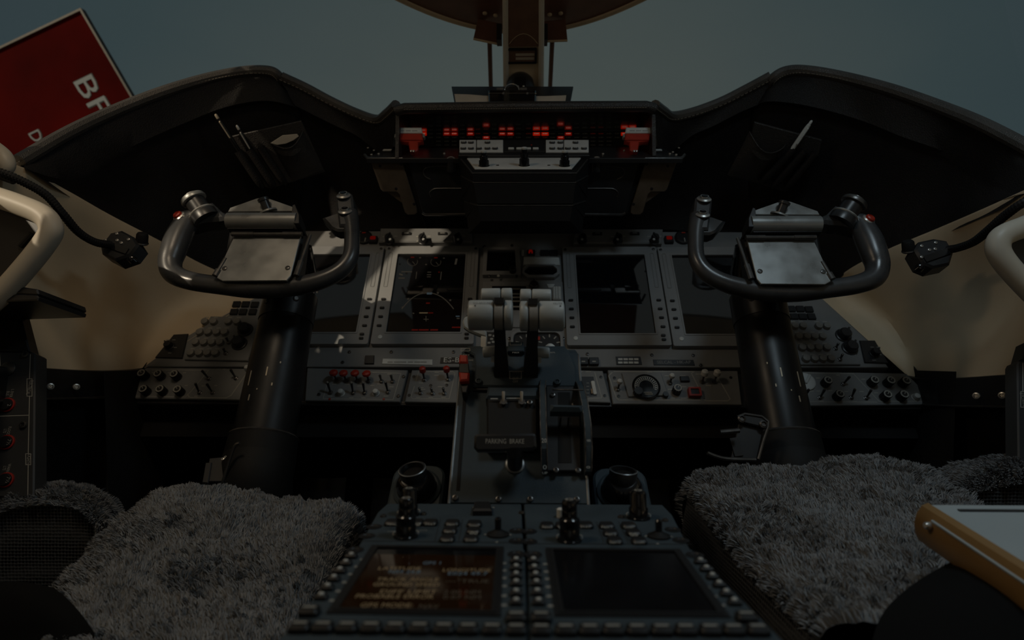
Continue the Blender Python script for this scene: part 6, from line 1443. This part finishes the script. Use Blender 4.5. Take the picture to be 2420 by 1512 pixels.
# left seat: rows run from the rolled front edge back towards the camera
def drop(r, dy, dz): return [p + Vector((0, dy, dz)) for p in r]
L0 = frow(.97, ((846, 1226), (828, 1204), (790, 1191), (700, 1188), (640, 1181), (560, 1163), (480, 1152), (400, 1162), (345, 1190), (322, 1215)))
L1 = frow(.90, ((818, 1284), (800, 1262), (760, 1243), (680, 1232), (610, 1228), (520, 1208), (430, 1198), (345, 1212), (276, 1245), (248, 1275)))
L2 = frow(.80, ((770, 1392), (748, 1366), (700, 1345), (620, 1332), (540, 1328), (430, 1316), (330, 1310), (240, 1325), (165, 1365), (136, 1395)))
L3 = frow(.71, ((712, 1500), (690, 1472), (640, 1455), (540, 1445), (450, 1444), (330, 1440), (230, 1436), (140, 1450), (60, 1490), (20, 1520)))
L4 = frow(.60, ((612, 1660), (590, 1640), (530, 1620), (430, 1610), (320, 1610), (190, 1605), (80, 1605), (-20, 1620), (-110, 1660), (-140, 1690)))
rowsL = [drop(L0, .03, -.10), drop(L0, .035, -.04), L0, L1, L2, L3, L4]
inner = [[r[0], r[0] + Vector((.012, 0, -.03)), r[0] + Vector((.010, 0, -.10)), r[0] + Vector((-.01, 0, -.17))] for r in rowsL[1:]]
outer = [[r[-1], r[-1] + Vector((-.012, 0, -.03)), r[-1] + Vector((-.010, 0, -.10)), r[-1] + Vector((.01, 0, -.17))] for r in rowsL[1:]]
seat('left', rowsL, (('mesh_side', inner, 'mesh_fabric'), ('mesh_side', outer, 'mesh_fabric')), 85000, 3, -1)
Q0 = frow(.97, ((1630, 1172), (1640, 1140), (1690, 1116), (1770, 1111), (1850, 1113), (1930, 1102), (2020, 1087), (2110, 1094), (2190, 1122), (2232, 1158)))
Q1 = frow(.86, ((1680, 1240), (1692, 1214), (1745, 1192), (1840, 1182), (1930, 1182), (2030, 1176), (2120, 1168), (2220, 1178), (2320, 1215), (2360, 1245)))
Q2 = frow(.747, ((1756, 1330), (1772, 1300), (1830, 1280), (1920, 1268), (2020, 1266), (2140, 1262), (2250, 1262), (2380, 1280), (2480, 1320), (2520, 1350)))
Q3 = frow(.637, ((1844, 1432), (1864, 1402), (1930, 1384), (2040, 1374), (2150, 1372), (2290, 1372), (2420, 1376), (2560, 1396), (2660, 1440), (2700, 1470)))
Q4 = frow(.54, ((1952, 1520), (1974, 1490), (2050, 1476), (2180, 1470), (2310, 1470), (2460, 1470), (2600, 1476), (2760, 1496), (2880, 1540), (2920, 1570)))
rowsR = [drop(Q0, .03, -.10), drop(Q0, .035, -.04), Q0, Q1, Q2, Q3, Q4]
inner = [[r[0], r[0] + Vector((-.004, 0, -.03)), r[0] + Vector((.004, 0, -.09)), r[0] + Vector((.03, 0, -.15))] for r in rowsR[1:]]
outer = [[r[-1], r[-1] + Vector((.012, 0, -.03)), r[-1] + Vector((.010, 0, -.10)), r[-1] + Vector((-.01, 0, -.17))] for r in rowsR[1:]]
seat('right', rowsR, (('mesh_side', inner, 'mesh_fabric'), ('mesh_side', outer, 'mesh_fabric')), 95000, 5, 1)
# sheepskin covered armrests outboard of the seats
def armrest(side, top, near_face, nf, seed, sg):
    t = thing('armrest', side + ' armrest with grey sheepskin top and dark mesh end', 'armrest', (top[2][3].x, top[2][3].y, top[2][3].z - .2), 'sheepskin armrests')
    A = interp_rows(top, 50, 40); N = normals(A)
    if N[20, 25, 2] < 0: N = -N
    A = A + N * ((hash_noise(A[..., 0], A[..., 1], 60, seed) - .5) * .008)[..., None]
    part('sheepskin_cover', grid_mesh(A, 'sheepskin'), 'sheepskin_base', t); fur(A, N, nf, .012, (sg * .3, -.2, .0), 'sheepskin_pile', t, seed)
    part('mesh_end', grid_mesh(interp_rows(near_face, 40, 30), 'mesh_end'), 'mesh_fabric', t)
    g = G(); xs = [p.x for p in top[1]]; g.box(min(xs) + .02, max(xs) - .03, top[1][0].y + .02, 1.01, top[1][3].z - .30, top[1][3].z - .04); part('core', g, 'seat_black', t)
e0 = frow(.915, ((-10, 1236), (8, 1215), (60, 1200), (130, 1196), (185, 1208), (215, 1236), (228, 1296)))
e1 = frow(.93, ((-5, 1196), (14, 1184), (70, 1174), (140, 1174), (205, 1189), (240, 1224), (246, 1287)))
e2 = frow(.97, ((5, 1180), (26, 1170), (80, 1162), (150, 1162), (212, 1175), (250, 1210), (256, 1272)))
e3 = frow(1.03, ((60, 1175), (78, 1166), (120, 1158), (180, 1158), (235, 1172), (270, 1204), (276, 1260)))
armrest('left', [e0, e1, e2, e3], [e0, drop(e0, .004, -.04), drop(e0, .012, -.13), drop(e0, .03, -.24)], 24000, 8, 1)
f0 = frow(.915, ((2270, 1245), (2276, 1196), (2300, 1172), (2350, 1156), (2395, 1148), (2425, 1148), (2440, 1164)))
f1 = frow(.93, ((2258, 1232), (2264, 1162), (2290, 1132), (2345, 1110), (2392, 1104), (2425, 1102), (2440, 1117)))
f2 = frow(.97, ((2244, 1210), (2250, 1148), (2278, 1120), (2335, 1100), (2380, 1094), (2410, 1092), (2425, 1106)))
f3 = frow(1.03, ((2220, 1190), (2226, 1140), (2250, 1114), (2300, 1098), (2340, 1092), (2370, 1090), (2385, 1102)))
armrest('right', [f0, f1, f2, f3], [f0, drop(f0, .004, -.04), drop(f0, .012, -.13), drop(f0, .03, -.24)], 20000, 9, -1)
# black seat skirts at the rear corners of the cushions
def pillow(rows, name, m_, lab, cat):
    solo(name, grid_mesh(interp_rows(rows, 40, 30), name), m_, lab, cat)
h0 = [D(px, py, d) for px, py, d in ((2265, 1318, .60), (2180, 1365, .57), (2110, 1420, .54), (2075, 1470, .52), (2055, 1540, .50))]
pillow([h0, [p + Vector((.05, -.01, .012)) for p in h0], [p + Vector((.13, -.03, .012)) for p in h0], [p + Vector((.25, -.06, -.02)) for p in h0], [p + Vector((.28, -.08, -.20)) for p in h0]], 'flight_bag', 'seat_black', 'soft black flight bag on the right seat under the binder', 'bag')
k0 = [D(px, py, d) for px, py, d in ((128, 1388, .70), (165, 1420, .68), (205, 1468, .665), (250, 1540, .65), (300, 1640, .62))]
pillow([k0, [p + Vector((-.05, -.005, .008)) for p in k0], [p + Vector((-.14, .0, -.01)) for p in k0], [p + Vector((-.26, .0, -.06)) for p in k0], [p + Vector((-.28, 0, -.22)) for p in k0]], 'seat_skirt', 'seat_black', 'black fabric skirt beside the left sheepskin cushion', 'seat skirt')
# ================================================================ side furniture and loose things
# binder lying on the bag
A_, B_, C_ = D(2196, 1192, .62), D(2520, 1392, .475), D(2700, 1196, .62)
bu = (C_ - A_); bu.z *= 0.3; bv = (A_ - B_)
BF = Fr(A_, bu, bv)
lv = -(A_ - B_).length; wv = .26
t = thing('binder', 'thick orange backed binder with pale blue cover lying over the right seat', 'binder', A_)
sk = lambda u, v: (u, v)
o0 = BF.uv(2196, 1192); ob = (BF.uv(2520, 1392)); 
g = G(); P = ccw([o0, (o0[0] + wv, o0[1]), (ob[0] + wv, ob[1]), ob]); g.prism(P, -.004, 0, .001, BF.M()); part('front_cover', g, 'page_blue', t)
Pi = [(o0[0] + .006, o0[1] - .004), (o0[0] + wv, o0[1] - .004), (ob[0] + wv, ob[1]), (ob[0] + .006, ob[1])]
g = G(); g.prism(ccw(Pi), -.036, -.004, 0, BF.M()); part('page_block', g, 'paper', t)
g = G(); g.prism(P, -.041, -.036, .001, BF.M()); part('back_cover', g, 'orange_cover', t)
rows = []
for k in range(7):
    a = R(90 + 180 * k / 6); rows.append([BF.pt(o0[0] - .012 * math.sin(math.pi * k / 6), o0[1] + .002, -.0205 + .0215 * math.cos(math.pi * k / 6)), BF.pt(ob[0] - .012 * math.sin(math.pi * k / 6), ob[1], -.0205 + .0215 * math.cos(math.pi * k / 6))])
g = G(); g.loft(rows); part('spine', g, 'orange_cover', t)
g = G(); g.tube([BF.pt(o0[0] - .0098, o0[1] - .02, -.008), BF.pt(ob[0] - .0098, ob[1], -.010)], .0016, 6); part('spine_rib', g, 'page_blue', t)
a0, a1 = BF.uv(2262, 1205), BF.uv(2560, 1205); g = G(); g.prism(ccw([a0, (a0[0] + .2, a0[1]), (a0[0] + .2, a0[1] - .004), (a0[0], a0[1] - .004)]), 0, .0012, 0, BF.M()); part('elastic_band', g, 'print_dark', t)
g = G(); g.lathe([(.004, 0), (.0036, .006), (.002, .008)], 12, aim(BF.pt(o0[0] - .010, o0[1] - .018, -.014), (-1, -.5, .2))); part('clasp', g, 'metal', t)
# cream storage bins in the side lining
def bin_(side, path, r, fillp, d, lab, slot):
    t = thing('storage_bin', lab, 'storage bin', D(*path[3], d)); g = G(); pts = spline([D(px, py, d + (0.0012 * abs(px - path[3][0]) * -1 if False else 0)) for px, py in path], 6)
    g.tube(pts, r, 18); part('rim', g, 'cream', t)
    f = Fr(D(*fillp[0], d + .015), (1, 0, 0), (0, .1, 1)); plate(t, 'recess', 'black', fillp, -.004, 0, 0, fr=f)
    if slot:
        f2 = Fr(f.pt(0, 0, .001), f.u, f.v); g = G(); g.tube([f2.hit(*slot[0]), f2.hit(*slot[1])], .0042, 8); part('handle_slot', g, 'rubber', t)
    return t
bin_('left', ((-160, 408), (-40, 455), (40, 482), (100, 508), (120, 536), (112, 565), (60, 632), (-10, 706), (-120, 790)), .0165, ((-150, 430), (40, 495), (110, 540), (60, 620), (-20, 700), (-150, 760)), .90, 'cream rounded storage bin rim with dark pocket on the left wall', ((76, 552), (48, 583)))
bin_('right', ((2580, 480), (2480, 512), (2420, 536), (2372, 556), (2358, 580), (2368, 610), (2410, 660), (2470, 720), (2560, 800)), .0165, ((2570, 500), (2420, 550), (2368, 580), (2400, 640), (2460, 700), (2570, 780)), .92, 'cream rounded storage bin rim with dark pocket on the right wall', None)
# gooseneck map lights
def goose(side, path, d, body, lab, sg):
    t = thing('gooseneck_lamp', lab, 'lamp', D(*body, d), 'gooseneck map lamps'); pts = spline([D(px, py, dd) for px, py, dd in path], 8)
    g = G(); g.tube(pts, .0068, 10); part('flexible_neck', g, 'black_satin', t)
    for i in range(2, len(pts) - 1):
        pass
    g = G()
    for a, b in zip(pts[:-1], pts[1:]):
        n = max(1, int((b - a).length / .0045))
        for k in range(n):
            p = a.lerp(b, k / n); q2 = a.lerp(b, (k + .5) / n); g.tube([p, q2], .0075, 8)
    part('neck_rings', g, 'rubber', t, stuff=True)
    bc = D(*body, d - .02); f = Fr(bc, (1, 0, sg * .35), (0, .3, 1))
    g = G(); g.prism([(-.030, -.016), (-.018, -.030), (.012, -.034), (.032, -.014), (.034, .010), (.016, .022), (-.012, .026), (-.028, .014)], -.022, .016, .004, f.M()); part('lamp_body', g, 'black', t)
    g = G(); g.lathe([(.011, 0), (.0105, .016), (.008, .020)], 14, f.M(-sg * .0 + (.026 if sg < 0 else -.028), .020, .0) @ Matrix.Rotation(R(-50), 4, 'X')); part('dimmer_knob', g, 'rubber', t)
    g = G(); g.lathe([(.0115, -.001), (.0125, .001), (.0115, .003)], 16, f.M((.026 if sg < 0 else -.028), .019, .0) @ Matrix.Rotation(R(-50), 4, 'X')); part('knob_collar', g, 'metal_dark', t)
    g = G(); g.box(-.024, .024, -.006, .006, .016, .019, f.M(0, -.01)); part('mount_plate', g, 'black_gloss', t)
    for dx, dy_ in ((-.014, .016), (.012, .013), (-.006, .004), (.004, .002), (-.026, -.004)):
        part('screw', cached('screw_s', lambda: screw_mesh(.0026), 'metal'), None, t, f.M(dx, dy_, .016))
    g = G(); g.lathe([(.008, 0), (.007, .010), (.004, .012)], 12, f.M((.030 if sg < 0 else -.030), -.018, .0)); part('lens_pivot', g, 'black_gloss', t)
goose('left', ((-60, 392, .93), (0, 407, .94), (60, 432, .96), (110, 462, .98), (148, 505, 1.0), (185, 548, 1.03), (225, 572, 1.06), (262, 578, 1.09)), 1.13, (292, 584), 'left black gooseneck map lamp against the beige side wall', -1)
goose('right', ((2490, 446, .93), (2420, 478, .94), (2372, 512, .97), (2335, 545, 1.0), (2300, 572, 1.04), (2262, 586, 1.08), (2235, 590, 1.10)), 1.13, (2195, 602), 'right black gooseneck map lamp against the beige side wall', 1)
g = G(); g.tube([D(-40, 395, .945), D(34, 424, .955)], [.010, .009], 12); solo('lamp_socket', g, 'black_satin', 'black threaded lamp socket at the left window corner', 'socket')
t = thing('window_latch', 'cream rounded window latch cover at the left frame edge', 'latch', D(10, 400, .96))
g = G(); pts = [D(-20, 340, .96), D(6, 368, .96), D(16, 392, .96), D(8, 410, .96)]; g.tube(spline(pts, 5), [.010 + .004 * math.sin(k / 4) for k in range(16)], 14); part('latch_cover', g, 'cream', t)
g = G(); g.tube([D(-10, 352, .952), D(14, 380, .952)], .0012, 6); part('seam', g, 'black', t)
# circuit breaker panels at the side consoles
def breaker(side, X0, lab):
    sg = -1 if side == 'left' else 1
    o = D(40, 1000, .95) if sg < 0 else D(2450, 1010, .95)
    f = Fr(o, (1, .10 * -sg, 0), (0, .30, .95))
    t = thing('breaker_panel', lab, 'breaker panel', f.pt(0, -.12))
    if sg < 0:
        plate(t, 'faceplate', 'panel_dark', ((-120, 1175), (80, 1175), (83, 836), (78, 832), (-120, 826)), -.03, 0, .002, fr=f)
        plate(t, 'hood', 'black', ((-120, 828), (74, 832), (50, 738), (-120, 722)), -.02, .004, .002, fr=f)
        outline(t, f, ((72, 838), (70, 895)), .0006, .0003); outline(t, f, ((70, 936), (67, 1072)), .0006, .0003); outline(t, f, ((67, 1098), (66, 1168)), .0006, .0003); outline(t, f, ((-20, 984), (68, 981)), .0006, .0003)
        for s_, px, py, h in (('ELECTRICAL', 70, 915, .0055), ('LIGHTS', 67, 1085, .0055)):
            lettering(s_, h, 'print', t, f.Mp(px, py, .0005, R(-90)), width=.024 if len(s_) > 7 else .0155); y0, y1 = (895, 936) if len(s_) > 7 else (1072, 1098); outline(t, f, ((px - 6, y0), (px + 6, y0), (px + 6, y1), (px - 6, y1), (px - 6, y0)), .0005, .0003)
        for s_, px, py, w_ in (('L EMER\nBUS\nCONT', 18, 929, .0135), ('FLOOD\nLTS', 16, 1018, .0135), ('WARN\nLTS', 15, 1106, .013)): lettering(s_, .0045, 'print', t, f.Mp(px, py, .0005, R(-90)), width=w_)
        for px, py, s_ in ((18, 957, '2'), (17, 1045, '7\u00bd'), (15, 1134, '7\u00bd')):
            o_ = part('breaker', cached('brk', lambda: G().lathe([(.0095, 0), (.0095, .006), (.0088, .007)], 20), 'black'), None, t, f.Mp(px, py)); part('collar', cached('brc', lambda: G().lathe([(.0118, 0), (.0118, .0025), (.0098, .003)], 22, cap=False), 'red_ring'), None, o_, f.Mp(px, py))
            lettering(s_, .0055, 'print_dim', o_, f.Mp(px + 3, py, .0074, R(-90)), name='rating')
        part('blank_cap', cached('blc', lambda: G().lathe([(.0125, 0), (.0122, .003), (.008, .006), (.002, .007)], 22), 'metal_dark'), None, t, f.Mp(20, 872))
        for px, py in ((62, 838), (57, 1004)): part('screw', cached('screw_b', lambda: screw_mesh(.0052), 'metal_dark'), None, t, f.Mp(px, py))
    else:
        plate(t, 'faceplate', 'panel_dark', ((2560, 1130), (2407, 1118), (2404, 860), (2408, 852), (2560, 846)), -.03, 0, .002, fr=f)
        outline(t, f, ((2417, 858), (2417, 925)), .0006, .0003); outline(t, f, ((2412, 925), (2412, 962), (2424, 962), (2424, 925), (2412, 925)), .0005, .0003); lettering('ELECTRICAL', .005, 'print', t, f.Mp(2418, 944, .0005, R(-90)), width=.022)
        plate(t, 'hood', 'black', ((2408, 852), (2560, 846), (2560, 800), (2420, 810)), -.02, .004, .002, fr=f)
breaker('left', 0, 'left circuit breaker panel with red ringed breakers beside the left seat'); breaker('right', 0, 'right circuit breaker panel edge at the frame edge')
# two black tablet edges above the breaker panel
for k, (P4, lab) in enumerate(((((-120, 650), (88, 683), (91, 694), (88, 697), (-120, 682)), 'upper black flat case jutting in above the left breaker panel'), (((-120, 686), (86, 697), (91, 702), (88, 710), (-120, 716)), 'lower black flat case jutting in above the left breaker panel'))):
    f = Fr(D(40, 690, .90), (1, .1, 0), (0, .15, 1)); P = ccw([f.uv(*p) for p in P4]); g = G(); g.prism(P, -.12, 0, .002, f.M()); solo('flat_case', g, 'black_satin', lab, 'case', group='flat black cases')
